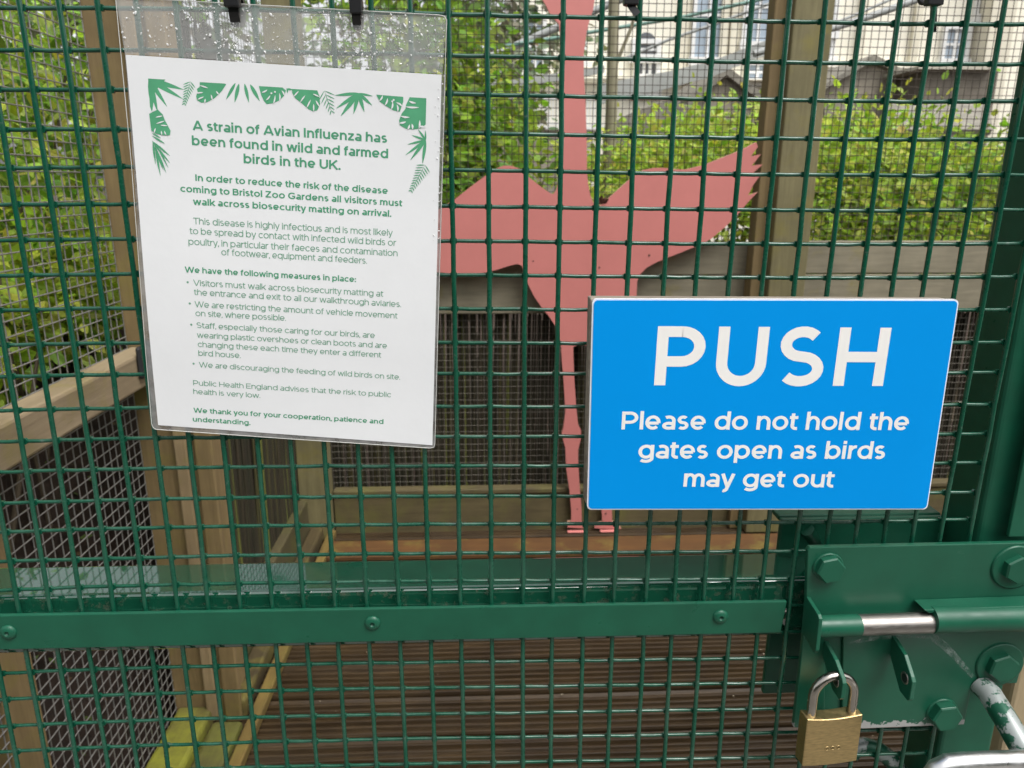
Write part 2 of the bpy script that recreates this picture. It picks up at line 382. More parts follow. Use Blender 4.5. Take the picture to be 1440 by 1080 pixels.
q = MB(); x = .65
while x < 3.4:
    q.box((x, .085 + rng.uniform(0, .004), -.1), (x + .118, .107, 1.95 + rng.uniform(-.004, .004))); x += .124
fe = empty('board_fence', (2.0, .1, -.1), 'grey upright board fence beyond the pale gate post', 'fence'); q.build('boards', wood('grey_fence_boards', (.17, .145, .10), (.30, .26, .19), 'z', .15), fe, .003)
for z in (.25, 1.65):
    q = MB(); q.box((.65, .109, z), (3.4, .150, z + .075)); q.build('fence_rail', M_BOARD, fe, .004)
# planks and base boards of the far wall
G_B = 'boards of the far wall'
zt, zm, zb = 1.095, .975, .838
timber('wall_board', (-.54, 2.13, zm + .003), (1.03, 2.152, zt), M_BOARD, 'grey board behind the flamingo legs, upper of the pair', 'board', G_B)
timber('wall_board', (-.54, 2.128, zb), (1.03, 2.150, zm), M_BOARD, 'grey board behind the flamingo thigh, lower of the pair', 'board', G_B)
timber('wall_board', (1.168, 2.13, zm + .006), (2.4, 2.152, zt + .004), M_BOARD, 'pale grey board above the blue sign below the green bushes', 'board', G_B)
timber('wall_board', (1.168, 2.128, zb), (2.4, 2.150, zm + .003), M_BOARD, 'pale grey board just above the blue sign, under another board', 'board', G_B)
timber('base_board', (-.54, 2.085, -.01), (2.4, 2.122, .150), M_BASE, 'mossy olive base board along the foot of the far wall', 'board')
timber('base_ledge', (-.54, 2.078, .152), (2.4, 2.125, .172), M_BASE, 'mossy ledge on top of the base board under the bamboo', 'ledge')
timber('floor_batten', (-.53, 1.85, .003), (2.2, 1.975, .020), M_BATTEN, 'wet orange brown batten laid on the deck before the flamingo', 'batten', bevel=.003)
timber('base_timber', (-.655, 1.18, .001), (-.622, 2.02, .165), M_BASE2, 'mossy olive base board along the foot of the cane side wall', 'base timber', bevel=.005)
timber('floor_plate', (-.620, 1.06, .001), (-.572, 2.05, .055), M_KERBY, 'wet brown floor plate along the side wall beside the trim strip', 'base timber', bevel=.008)
timber('floor_trim', (-.560, .75, .001), (-.530, 2.05, .028), M_TRIM, 'thin yellow brown trim strip along the edge of the decking', 'trim', bevel=.004)
timber('timber_beam', (-.742, .48, -.03), (-.655, 1.074, .034), M_MOSSY, 'flat beam with a bright yellow green mossy top at the foot of the battened post', 'beam', bevel=.010)
timber('mossy_offcut', (-.652, .70, -.03), (-.575, 1.046, .012), M_MOSSD, 'dull green mossy timber offcut between the yellow mossy beam and the trim strip', 'offcut', bevel=.012)
timber('header_board', (-.66, 2.09, 1.97), (2.4, 2.125, 2.62), M_DARKW, 'dark timber header board across the top of the far wall', 'board')
# reed screens
def reeds(name, p0, p1, z0, z1, n, label, dark=.5):
    q = MB(); p0 = np.array(p0); p1 = np.array(p1)
    for i in range(n):
        f = (i + rng.uniform(-.4, .4)) / n; p = p0 + (p1 - p0) * f; r = rng.uniform(.003, .0062)
        t = rng.random()
        q.col = (.12, .13, .025) if t < .05 else (.06, .05, .016) if t < .18 else tuple(np.array((.032, .023, .012)) * rng.uniform(.55, 1.25))
        d = rng.normal(0, .008, 2); e = rng.uniform(-.05, .03)
        q.tube([(p[0] + rng.normal(0, .004), p[1] + rng.normal(0, .004), z0), (p[0] + d[0]*.5, p[1] + d[1] * .5, (z0 + z1) / 2), (p[0] + d[0], p[1] + d[1], z1 + e)], [r, r, r * .8], 5)
    return tag(q.build(name, M_REED, loc=(*((p0 + p1) / 2)[:2], z0)), label, 'reed screen')
reeds('reed_screen', (-.56, 2.20), (2.4, 2.20), .10, .85, 560, 'brown and green bamboo cane screen at the foot of the far wall')
reeds('reed_screen', (-.66, 1.19), (-.66, 2.04), .02, .93, 190, 'dark cane screen on the side wall seen edge on below and behind the notice')
reeds('reed_screen', (-.67, 1.22), (-.67, 1.72), .94, 1.66, 46, 'sparse green canes on the side wall seen through the clear top of the notice')

# weld mesh panels
def mesh_panel(name, org, ux, uz, nx, nz, pitch, r, mat, label, group='weld mesh panels of the lobby'):
    q = MB(); org = np.array(org, float); ux = np.array(ux, float); uz = np.array(uz, float); nn = np.cross(ux, uz)
    for i in range(nx + 1):
        a = org + ux * i * pitch; e = rng.normal(0, .0007, 4)
        q.tube([a + ux * e[0], a + uz * nz * pitch * .5 + ux * e[1] + nn * e[3], a + uz * nz * pitch + ux * e[2]], r, 5)
    for j in range(nz + 1):
        a = org + uz * j * pitch + nn * r * 1.5; e = rng.normal(0, .0007, 4)
        q.tube([a + uz * e[0], a + ux * nx * pitch * .5 + uz * e[1] + nn * e[3], a + ux * nx * pitch + uz * e[2]], r, 5)
    return tag(q.build(name, mat, loc=org), label, 'mesh panel', group)
X_, Y_, Z_ = (1,0,0), (0,1,0), (0,0,1)
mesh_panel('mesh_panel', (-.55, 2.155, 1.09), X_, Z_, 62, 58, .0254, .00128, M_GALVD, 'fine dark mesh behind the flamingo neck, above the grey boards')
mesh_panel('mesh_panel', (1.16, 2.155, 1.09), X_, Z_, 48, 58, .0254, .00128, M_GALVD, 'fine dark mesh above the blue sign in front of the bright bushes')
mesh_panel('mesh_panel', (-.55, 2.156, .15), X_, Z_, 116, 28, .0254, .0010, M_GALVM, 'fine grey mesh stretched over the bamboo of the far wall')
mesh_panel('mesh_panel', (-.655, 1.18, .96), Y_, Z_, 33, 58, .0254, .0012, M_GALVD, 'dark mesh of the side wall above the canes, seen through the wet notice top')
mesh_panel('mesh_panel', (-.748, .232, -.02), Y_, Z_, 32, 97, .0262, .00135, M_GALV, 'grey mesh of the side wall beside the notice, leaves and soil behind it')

# ================================================================== FLAMINGO CUTOUT
FY = 2.060
out = [(763,0),(768,8),(772,17),(780,27),(786,34),(788,50),(789,70),(791,110),(793,180),(789,225),(786,255),(782,268),(778,273),(774,272),(760,262),(745,250),(735,240),(728,236),(718,233),(708,233),(700,236),(690,242),(680,249),(660,264),(641,279),(622,292),
 (590,308),(565,322),(540,334),(549,338),(530,346),(545,352),(534,362),(556,366),(590,378),(625,384),(645,387),(665,386),(685,383),(700,379),(715,374),(728,371),(734,374),(739,390),(745,405),(752,418),(762,433),(772,445),(780,457),(786,468),(789,485),
 (790,505),(793,540),(795,580),(792,602),(790,609),(792,619),(795,630),(796.5,660),(801,690),(803.5,720),(803,733),(798,734),(798,742),(820,743),(818,732),(818,718),(815.6,690),(813,650),(813,632),(817,617),(817,605),(813,597),(811,580),(808,540),(806.5,505),(806,488),(814,484),
 (826,486),(834,500),(838,540),(841,580),(837,602),(836,611),(840,624),(841,660),(845,700),(847,733),(836,739),(836,743),(874,744),(870,739),(861,733),(860,700),(857,660),(858,630),(862,614),(860,603),(857,580),(855,540),(853,505),(856,488),(872,474),(888,450),(895,422),
 (896,396),(900,386),(910,376),(925,368),(945,360),(965,352),(985,344),(1000,336),(1020,319),(1040,299),(1053,283),(1066,270),(1052,275),(1060,259),(1072,243),(1059,243),(1073,231),(1057,233),(1070,217),(1056,220),(1066,206),(1063,200),(1050,207),(1035,214),(1015,222),(990,232),(965,238),(950,238),(935,236),(920,236),(905,239),(895,245),(880,257),(860,275),(850,284),(842,290),(835,286),(830,274),(827,258),(825.5,240),(825,190),(823,135),(821,105),(821,75),(825,45),(830,25),(834,15),(836,0),
 (836,-25),(826,-48),(805,-60),(780,-56),(763,-58),(742,-48),(730,-30),(732,-14),(742,-18),(755,-14)]
fp = ats(out, Y=FY)
fl = MB(); fl.prism(fp, (0, .012, 0))
fo = empty('flamingo_cutout', (fp[70][0], FY, 0), 'flat pink painted flamingo cutout with spread wings standing against the far wall', 'flamingo cutout')
body = fl.build('board', M_PINK, fo)
body.data.materials.append(M_PINKE)
for p in body.data.polygons:
    if p.index > 1: p.material_index = 1
M_SCREW = plain('rusty_screw', (.10, .045, .03), .7, .3, 50)
for (a, b, r) in ((843,376,1.2),(913,359,1.6),(750,367,1.0),(742,366,.8),(812,716,1.0),(852,722,1.5),(740,372,.8)):
    dm = MB(); c = at(a, b, Y=FY - .0006); dm.disc_stack(c, (0,-1,0), [(r*.0026, 0), (r*.0022, .001)], 10); dm.build('fixing_screw', M_SCREW, fo)
q = MB(); c = at(845, 287, Y=FY)
for k in range(5):
    a0 = rng.uniform(0, 6.28); d = np.array((math.cos(a0), rng.uniform(-.6, .3), abs(math.sin(a0)))); d /= np.linalg.norm(d); w_ = np.cross(d, (0, 1, .3)); w_ /= np.linalg.norm(w_); L = .032
    q.add([c, c + d*L*.5 + w_*L*.33, c + d*L*1.0 + (0, -.006, 0), c + d*L*.5 - w_*L*.33, c + d*L*.5 + (0, -.004, 0)], [(0, 4, 1), (1, 4, 2), (2, 4, 3), (3, 4, 0)])
tag(q.build('dead_leaf', plain('dead_leaf_brown', (.10, .035, .022), .7, .3, 40), loc=c), 'crumpled dark red dead leaf caught between flamingo neck and wing', 'leaf')
for k, (a, b) in enumerate(((809, 738), (855, 740))):
    c = at(a, b, Y=FY - .01); q = MB(); q.box((c[0]-.030, FY - .020, .0012), (c[0]+.034, FY - .001, .006)); q.build('foot_plate', M_PINK, fo, .002)

# ================================================================== GATE
gate = empty('metal_gate', (0, .02, .06), 'green steel gate with square weld mesh, a middle rail and an upright stile', 'gate')
DU = [.0036,.0632,.0204,-.0278,-.0148,.0072,-.2899,-.1308,.0599,.0221]; DV = [-.0919,.1946,-.0626,.0772,.0468,.1251,-.1468,.0091,.0027,.1132]
def warp(i, j):
    u = max(-16, min(16, i)) / 15.; v = (max(-1, min(26, j)) - 12) / 12.
    B = (1, u, v, u*u, u*v, v*v, u**3, u*u*v, u*v*v, v**3)
    return i + sum(a*b for a, b in zip(DU, B)), j + sum(a*b for a, b in zip(DV, B))
I0, I1, J0, J1 = -30, 17, -16, 52
jit = rng.normal(0, .007, (I1 - I0 + 1, J1 - J0 + 1, 2)); off_i = rng.normal(0, .016, I1 - I0 + 1); off_j = rng.normal(0, .016, J1 - J0 + 1)
def node(i, j):
    u, v = warp(i, j); e = jit[i - I0, j - J0]
    return (u + e[0] + off_i[i - I0]) * PX, Z0 - (v + e[1] + off_j[j - J0]) * PZ
RV, RH = .00184, .00146
wm = MB()
for i in range(I0, I1 + 1):
    wm.tube([(*(lambda q: (q[0], -.0023, q[1]))(node(i, j)),) for j in range(J0, J1 + 1)], RV, 10)
for j in range(J0, J1 + 1):
    path = []
    for i in range(I0, I1 + 1):
        x, z = node(i, j); path.append((x, .0012, z))
        if i < I1:
            x2, z2 = node(i + 1, j); path.append(((x + x2) / 2, .0012 + rng.normal(0, .0002), (z + z2) / 2 - abs(rng.normal(0, .00022))))
    wm.tube(path, RH, 8)
for i in range(I0, I1 + 1):          # paint fillets in the corners of the welds
    for j in range(-3, 30):
        x, z = node(i, j); p = []
        e = .0006 + rng.uniform(-.0002, .0004)
        for a, b in ((1, 1), (-1, 1), (-1, -1), (1, -1)):
            c3 = [(RV + e, RH * .8), (RV + .0005, RH + .0004), (RV * .85, RH + e)]
            if a * b < 0: c3 = c3[::-1]
            p += [(x + a * q[0], -.0004, z + b * q[1]) for q in c3]
        wm.prism(p, (0, .0022, 0))
wm.build('wire_mesh', M_WIRE, gate)
gr = MB(); gr.box((-.80, .0040, .929), (.4265, .0545, .981)); gr.build('middle_rail', M_GREENW, gate, .004, 3)
st = MB(); st.box((.4275, .0038, .05), (.4775, .0535, 1.98)); st.build('stile', M_GREEN, gate, .004, 3)
tr = MB(); tr.box((-.80, .0040, 1.93), (.4265, .0540, 1.98)); tr.box((-.80, .0040, .05), (.4265, .0540, .10)); tr.box((-.852, .0038, .05), (-.802, .0535, 1.98)); tr.build('outer_frame', M_GREEN, gate, .004, 3)
# clamp strip across the rail (a bar whose corners were measured on the mesh plane)
def bar(pts, Y, d):
    q = MB(); q.prism(ats(pts, Y=Y), (0, d, 0)); return q
YS = -.0085
p_l, p_r = at(0, 866, Y=YS), at(1107, 846, Y=YS); b_l, b_r = at(0, 914, Y=YS), at(1098, 890, Y=YS)
ext = .45
pl2 = p_l + (p_l - p_r) * ext; bl2 = b_l + (b_l - b_r) * ext
q = MB(); q.prism([pl2, p_r, b_r, bl2], (0, .0038, 0)); strip = q.build('clamp_strip', M_GREEN, gate, .0008, 2)
for (x, y) in ((12, 889), (524, 876), (1013, 867)):
    c = at(x, y, Y=YS); q = MB(); r = .0064
    q.disc_stack(c + np.array((0, .0002, 0)), (0, -1, 0), [(r, 0), (r * .98, .0008), (r * .86, .0019), (r * .62, .0027), (r * .36, .0031), (r * .30, .0031), (r * .26, .0012), (r * .02, .0010)], 28)
    q.build('button_bolt', M_GREEN, strip)
q = MB(); a = at(1434, 617, Y=-.0075); z_b = at(1422, 755, Y=-.0075)
q.box((.4445, -.0080, z_b[2]), (.475, -.0044, 1.95)); q.build('clamp_strip', M_GREEN, gate, .0008, 2)
# plate behind the mesh, with a ledge on top
YP = .045
c0, c1 = at(1099, 731, Y=YP), at(1335, 729, Y=YP); d0 = at(1078, 976, Y=YP)
q = MB(); q.box((c0[0], YP, d0[2]), (.4262, YP + .006, c0[2])); q.box((c0[0], YP + .006, c0[2] - .004), (.4262, YP + .026, c0[2] + .001)); q.build('back_plate', M_GREEN, gate, .0015)
q = MB(); q.tube([(.31, .060, .90), (.3105, .062, 1.0), at(1150, 768, Y=.05), at(1135, 745, Y=.043)], .006, 12); q.build('stay_rod', M_GREEN, gate)

# ------------------------------------------------------------------ latch
LY = -.0135
latch = empty('gate_latch', at(1240, 1020, Y=LY), 'green steel slide bolt latch with bolted plate, bare steel rod and hasp lugs', 'latch')
LZ = latch.location
q = MB(); q.prism(ats([(1139,770),(1520,762),(1500,850),(1440,926),(1430,961),(1367,963),(1356,1019),(1184,1026),(1186,893),(1160,893),(1160,1026),(1116,1023),(1129,905),(1134,845),(1136,774)], Y=LY), (0, .005, 0))
plate = q.build('latch_plate', M_FLAKE, latch, .0007, 2)
q = MB(); q.prism(ats([(1157,885),(1190,885),(1189,1024),(1156,1024)], Y=LY + .003), (0, .004, 0)); q.build('keeper_plate', M_GREEN, latch, .0006)
def hexbolt(x, y, rw, rh, hh, wash=True, rot=.3, Y=LY):
    c = at(x, y, Y=Y); k = np.linalg.norm(c - CAM) / F
    if wash:
        b = MB(); b.disc_stack(c, (0,-1,0), [(rw*k, -.0003), (rw*k, .0013), (rw*k*.94, .0017)], 36, True); w = b.build('washer', M_GREEN, latch, .0)
    r = rh * k; b = MB(); n = 6; o = [np.array((r*math.cos(rot + i*math.pi/3), 0, r*math.sin(rot + i*math.pi/3))) for i in range(n)]
    y0, y1 = -.0015, -(.0015 + hh)
    V = [c + p + (0, y0, 0) for p in o] + [c + p + (0, y1 + .0012, 0) for p in o] + [c + p * .86 + (0, y1, 0) for p in o]
    b.add(V, [(i, i+6, (i+1) % 6 + 6, (i+1) % 6) for i in range(6)] + [(i+6, i+12, (i+1) % 6 + 12, (i+1) % 6 + 6) for i in range(6)] + [tuple(range(12, 18))])
    bm = b.build('hex_bolt', M_GREEN, latch, .0004)
hexbolt(1164, 797, 19.5, 18.5, .0062, True, .2)
hexbolt(1426, 797, 27, 17, .0062, True, .5)
hexbolt(1405, 934, 27, 17.5, .0062, True, .35)
hexbolt(1324, 1001, 18, 17.5, .0085, True, .1)
# sleeve, rod
RY = -.0275
a, b = at(1309, 871, Y=RY), at(1520, 866, Y=RY); q = MB()
n = 40; pa = []
q.tube([a, (a + b) / 2, b], .0108, 28, caps=True); sleeve = q.build('bolt_sleeve', M_GREEN, latch)
q = MB(); ra, rb = at(1148, 881, Y=RY), at(1530, 868, Y=RY); cut = ra + (rb - ra) * (57 / 382.)
q.tube([cut, rb], .0083, 28); q.build('bolt_rod', M_STEEL, latch)
q = MB(); q.tube([ra, cut + (rb - ra) * .004], .0086, 28); q.build('painted_rod_end', M_GREEN, latch)
q = MB(); q.prism([at(1300, 858, Y=-.030), at(1520, 850, Y=-.030), at(1520, 855, Y=-.030), at(1306, 863, Y=-.030)], (0, .016, 0)); q.build('weld_seam', M_GREEN, latch, .001)
# bolt end flange: a plate square to the gate
X0 = at(1134, 840, Y=LY)[0]
q = MB(); q.prism([(X0, LY + .002, .977), (X0, -.0345, .974), (X0, -.0375, .972), (X0, -.0385, .9445), (X0, -.036, .940), (X0, LY, .944)], (.0032, 0, 0)); q.build('end_flange', M_GREEN, latch, .0006)
def scuff(pts, wpx):
    b = MB(); P = ats(pts, Y=LY - .0002); vs = []; n_ = len(P)
    for k, p in enumerate(P):
        d = P[min(k+1, n_-1)] - P[max(k-1, 0)]; e = np.array((-d[2], 0, d[0])); e = e / np.linalg.norm(e) * wpx * .00028 * (math.sin(math.pi * (k + .6) / (n_ + .2)) ** .5); vs += [p + e, p - e]
    b.add(vs, [(2*k, 2*k+1, 2*k+3, 2*k+2) for k in range(n_-1)]); return b
mS = NM('rubbed_paint'); mS.set(Base_Color=(.26, .34, .30), Roughness=.5, Alpha=mS.ramp(mS.noise(120, 6, rough=.75), [(.42, (0, 0, 0)), (.68, (.75,) * 3)]))
scuff([(1196,906),(1212,900),(1236,895),(1262,893),(1292,892),(1312,896),(1328,908),(1342,922),(1356,938),(1368,952)], 12).build('scuff_mark', mS.m, latch)
# two lugs; a flat black disc paints the dark of each bore
def lug(px, top, tip, bot, Yp, dy, mat, name, shade_disc):
    c = at(*px, Y=LY); x0 = c[0]
    zt = c[2]
    pts = [(x0, LY, zt + top), (x0, LY - dy * .55, zt + top * .6), (x0, LY - dy * .93, zt + tip), (x0, LY - dy, zt + tip - .003), (x0, LY - dy, zt - bot + .003), (x0, LY - dy * .93, zt - bot), (x0, LY - dy * .6, zt - bot * .98), (x0, LY, zt - bot * .2)]
    b = MB(); b.prism(pts, (.0035, 0, 0)); o = b.build(name, mat, latch, .0006)
    b = MB(); hc = np.array((x0 - .0002, LY - dy * .72, zt + shade_disc)); b.disc_stack(hc, (-1, 0, 0), [(.0052, 0), (.0050, .0005), (.0036, .0005), (.0034, .0001)], 20); b.build('hole_rim', M_STEEL, o)
    b = MB(); b.disc_stack(hc - np.array((.0006, 0, 0)), (-1, 0, 0), [(.0034, 0), (.003, .0002)], 16); b.build('shade_disc', M_BLACK, o)
lug((1157, 916), .010, -.001, .0205, 0, .036, M_GREEN, 'hasp_lug', -.0085)
lug((1252, 912), .012, -.004, .026, 0, .034, M_GREEN, 'hasp_lug', -.010)
# pull handle welded to the sliding rod: runs down and out toward the viewer
q = MB(); pth = [at(1378, 962, Y=-.012), at(1392, 976, Y=-.022), at(1412, 1008, Y=-.040), at(1434, 1046, Y=-.060), at(1462, 1092, Y=-.078)]
q.tube(pth, .0094, 20); q.build('handle_arm', M_WORN, latch)
q = MB(); yy = -.085; pth = [at(1306, 1140, Y=yy), at(1306, 1110, Y=yy), at(1309, 1094, Y=yy), at(1318, 1081, Y=yy), at(1334, 1074, Y=yy), at(1360, 1071.5, Y=yy), at(1400, 1070, Y=yy), at(1500, 1067, Y=yy)]
q.tube(pth, .0072, 20); q.build('pull_handle', M_ALU, latch)
q = MB(); yy = .035; pth = [at(1196, 1060, Y=yy), at(1203, 1052, Y=yy), at(1216, 1049, Y=yy), at(1234, 1054, Y=yy), at(1250, 1066, Y=yy), at(1275, 1096, Y=yy), at(1290, 1125, Y=yy)]
q.tube(pth, .0080, 18); q.build('inner_handle', M_WORN, latch)

# ------------------------------------------------------------------ padlock
PY = -.040
pc = at(1166, 1026, Y=PY)
pad = empty('padlock', (pc[0], PY, at(1166, 1070, Y=PY)[2]), 'brass padlock with a steel shackle hanging from the latch lug', 'padlock')
ang = R(5); d_ = np.array((math.cos(ang), math.sin(ang), 0)); nv = np.array((math.sin(ang), -math.cos(ang), 0)); up = np.array((-.012, 0, 1.0))
w2, th = .0238, .0062
pL, pT = at(1168, 1001, Y=PY), at(1168, 1066, Y=PY); hgt = pL[2] - pT[2]
cb = np.array((pc[0] + .0003, PY, pT[2]))
prof = []
for k in range(9): prof.append((-w2 + 2 * w2 * k / 8, -.0012 * math.sin(math.pi * k / 8)))
for k in range(9): prof.append((w2 - 2 * w2 * k / 8, hgt - .0020 * math.sin(math.pi * k / 8)))
q = MB(); q.prism([cb + d_ * a + up * b + nv * th for a, b in prof], -nv * 2 * th); q.build('lock_body', M_BRASS, pad, .0011, 3)
q = MB(); sr = .0038; hw = .0174; base = cb + up * (hgt - .003)
rise = .0195
pth = [base - d_ * hw, base - d_ * hw + up * rise * .9]
for k in range(0, 13):
    a = math.pi - math.pi * k / 12; pth.append(base + d_ * hw * math.cos(a) + up * (rise + hw * math.sin(a)))
pth += [base + d_ * hw + up * rise * .9, base + d_ * hw]
q.tube(pth, sr, 18); q.build('shackle', M_CHROME, pad)
# faint stamped ring marks on the body
q = MB()
for k in range(3):
    c = cb + up * hgt * .34 + d_ * (-.004 + .005 * k) + nv * (th + .0001); q.disc_stack(c, nv, [(.0021, 0), (.0020, .0002), (.0014, .0002), (.0013, 0)], 16)
q.build('stamped_mark', M_BRASS, pad)

# ================================================================== LETTERING
def arc(cx, cy, rx, ry, a0, a1, n=None):
    n = n or max(3, int(abs(a1 - a0) / 15))
    return [(cx + rx * math.cos(R(a0 + (a1 - a0) * k / n)), cy + ry * math.sin(R(a0 + (a1 - a0) * k / n))) for k in range(n + 1)]
def glyph(ch, w):
    """strokes [(points, closed)] and width of one letter of a round monoline face; capital height 1"""
    c = w / 2; xh = .78; asc = 1.03; ov = .012
    def bowl(W): return (arc(W/2, xh/2, W/2 - c, xh/2 - c + ov, 0, 360, 26)[:-1], True)
    def ess(W, H):
        ry = (H + 2*ov - w) / 4; rx = W/2 - c; t = arc(W/2 - .01*W, H + ov - c - ry, rx * .93, ry, 38, 248); b = arc(W/2, -ov + c + ry, rx, ry, 68, -142)
        return [(t + b, False)]
    G = {
     'A': ([([(c*.9, 0), (.475, 1)], 0), ([(.475, 1), (.95 - c*.9, 0)], 0), ([(.18, .27), (.77, .27)], 0)], .95),
     'B': ([([(c, 0), (c, 1)], 0), ([(c, 1 - c)] + [(.40, 1 - c)] + arc(.40, .765 - c*.5, .30 - c, .235 - c*.5, 90, -90) + [(c, .53 - c*.0)], 0), ([(c, .53), (.44, .53)] + arc(.44, .265 + c/2, .31 - c, .265 - c/2, 90, -90) + [(c, c)], 0)], .75),
     'E': ([([(c, 0), (c, 1)], 0), ([(c, 1-c), (.70, 1-c)], 0), ([(c, .5), (.63, .5)], 0), ([(c, c), (.71, c)], 0)], .71),
     'G': ([(arc(.50, .5, .50 - c, .5 - c + ov, 42, 322) + [(.90 - c, .26), (.90 - c, .47)], 0), ([(.90 - c*.1, .45), (.52, .45)], 0)], .91),
     'H': ([([(c, 0), (c, 1)], 0), ([(.82 - c, 0), (.82 - c, 1)], 0), ([(c, .5), (.82 - c, .5)], 0)], .82),
     'I': ([([(c, 0), (c, 1)], 0)], w),
     'K': ([([(c, 0), (c, 1)], 0), ([(.74, 1), (c*1.2, .36)], 0), ([(.30, .58), (.78, 0)], 0)], .80),
     'P': ([([(c, 0), (c, 1)], 0), ([(c, 1 - c), (.40, 1 - c)] + arc(.40, .66, .37 - c, .34 - c, 90, -90) + [(c, .32 + c)], 0)], .77),
     'S': (ess(.74, 1), .74), 'T': ([([(.38, 0), (.38, 1)], 0), ([(0, 1 - c), (.76, 1 - c)], 0)], .76),
     'U': ([([(c, 1)] + arc(.40, .40 - ov, .40 - c, .40 - c, 180, 360, 18) + [(.80 - c, 1)], 0)], .80),
     'V': ([([(c*.9, 1), (.465, 0)], 0), ([(.465, 0), (.93 - c*.9, 1)], 0)], .93),
     'W': ([([(c*.9, 1), (.38, 0)], 0), ([(.38, 0), (.69, 1)], 0), ([(.69, 1), (1.0, 0)], 0), ([(1.0, 0), (1.38 - c*.9, 1)], 0)], 1.38),
     'Z': ([([(.03, 1-c), (.72, 1-c)], 0), ([(.65, 1 - c), (.08, c)], 0), ([(.02, c), (.73, c)], 0)], .75),
     'a': ([(arc(.30, xh - c - .20 + ov, .32 - c, .20, 128, 0) + [(.62 - c, 0)], 0), (arc(.31, .225 - ov, .31 - c, .225 - c, 0, 360, 20)[:-1], 1)], .62),
     'b': ([([(c, 0), (c, asc)], 0), bowl(.74)], .74), 'c': ([(arc(.37, xh/2, .37 - c, xh/2 - c + ov, 44, 316), 0)], .64),
     'd': ([([(.74 - c, 0), (.74 - c, asc)], 0), bowl(.74)], .74),
     'e': ([(arc(.36, xh/2, .36 - c, xh/2 - c + ov, -6, 316), 0), ([(c, xh/2 - .03), (.72 - c, xh/2 - .03)], 0)], .72),
     'f': ([([(.16, 0), (.16, .78)] + arc(.16 + .20, .80, .20, asc - .80 - c, 180, 82), 0), ([(0, xh - c), (.38, xh - c)], 0)], .40),
     'g': ([bowl(.74), ([(.74 - c, xh)] + [(.74 - c, .04)] + arc(.37, .02, .37 - c, .27 - c, 0, -142), 0)], .74),
     'h': ([([(c, 0), (c, asc)], 0), (arc(.33, .40, .33 - c, xh - .40 - c + ov, 180, 0) + [(.66 - c, 0)], 0)], .66),
     'i': ([([(c, 0), (c, xh)], 0), ([(c, .86), (c, .86 + w*1.1)], 0)], w), 'j': ([([(c, -.2), (c, xh)], 0)], w),
     'k': ([([(c, 0), (c, asc)], 0), ([(.60, xh), (c*1.2, .25)], 0), ([(.26, .42), (.64, 0)], 0)], .65),
     'l': ([([(c, 0), (c, asc)], 0)], w),
     'm': ([([(c, 0), (c, xh)], 0), (arc(.29, .44, .29 - c, xh - .44 - c + ov, 180, 0) + [(.58 - c, 0)], 0), (arc(.29 + .58 - w, .44, .29 - c, xh - .44 - c + ov, 180, 0) + [(1.16 - w - c, 0)], 0)], 1.16 - w),
     'n': ([([(c, 0), (c, xh)], 0), (arc(.33, .40, .33 - c, xh - .40 - c + ov, 180, 0) + [(.66 - c, 0)], 0)], .66),
     'o': ([bowl(.76)], .76), 'p': ([([(c, -.25), (c, xh)], 0), bowl(.74)], .74), 'q': ([([(.74 - c, -.25), (.74 - c, xh)], 0), bowl(.74)], .74),
     'r': ([([(c, 0), (c, xh)], 0), (arc(.36, .40, .36 - c, xh - .40 - c + ov, 180, 84), 0)], .40),
     's': (ess(.54, xh), .54),
     't': ([([(.16, .93), (.16, .22)] + arc(.16 + .19, .22, .19, .22 - c + ov, 180, 285), 0), ([(0, xh - c), (.40, xh - c)], 0)], .42),
     'u': ([([(c, xh)] + arc(.33, .33, .33 - c, .33 - c + ov, 180, 360) + [(.66 - c, .33)], 0), ([(.66 - c, 0), (.66 - c, xh)], 0)], .66),
     'v': ([([(c*.9, xh), (.33, 0)], 0), ([(.33, 0), (.66 - c*.9, xh)], 0)], .66),
     'w': ([([(c*.9, xh), (.28, 0)], 0), ([(.28, 0), (.51, xh)], 0), ([(.51, xh), (.74, 0)], 0), ([(.74, 0), (1.02 - c*.9, xh)], 0)], 1.02),
     'x': ([([(.05, xh), (.60, 0)], 0), ([(.05, 0), (.60, xh)], 0)], .65),
     'y': ([([(c*.9, xh), (.35, .0)], 0), ([(.67 - c*.9, xh), (.32, -.10)] + arc(.19, -.08, .13, .15, -20, -112, 5), 0)], .67),
     'z': ([([(.03, xh - c), (.55, xh - c)], 0), ([(.50, xh - c), (.07, c)], 0), ([(.02, c), (.56, c)], 0)], .57),
     '.': ([([(c, 0), (c, w*1.05)], 0)], w), ',': ([([(c, w*1.05), (c*.4, -.12)], 0)], w), ':': ([([(c, 0), (c, w*1.05)], 0), ([(c, .5), (c, .5 + w*1.05)], 0)], w),
    }
    return G[ch]
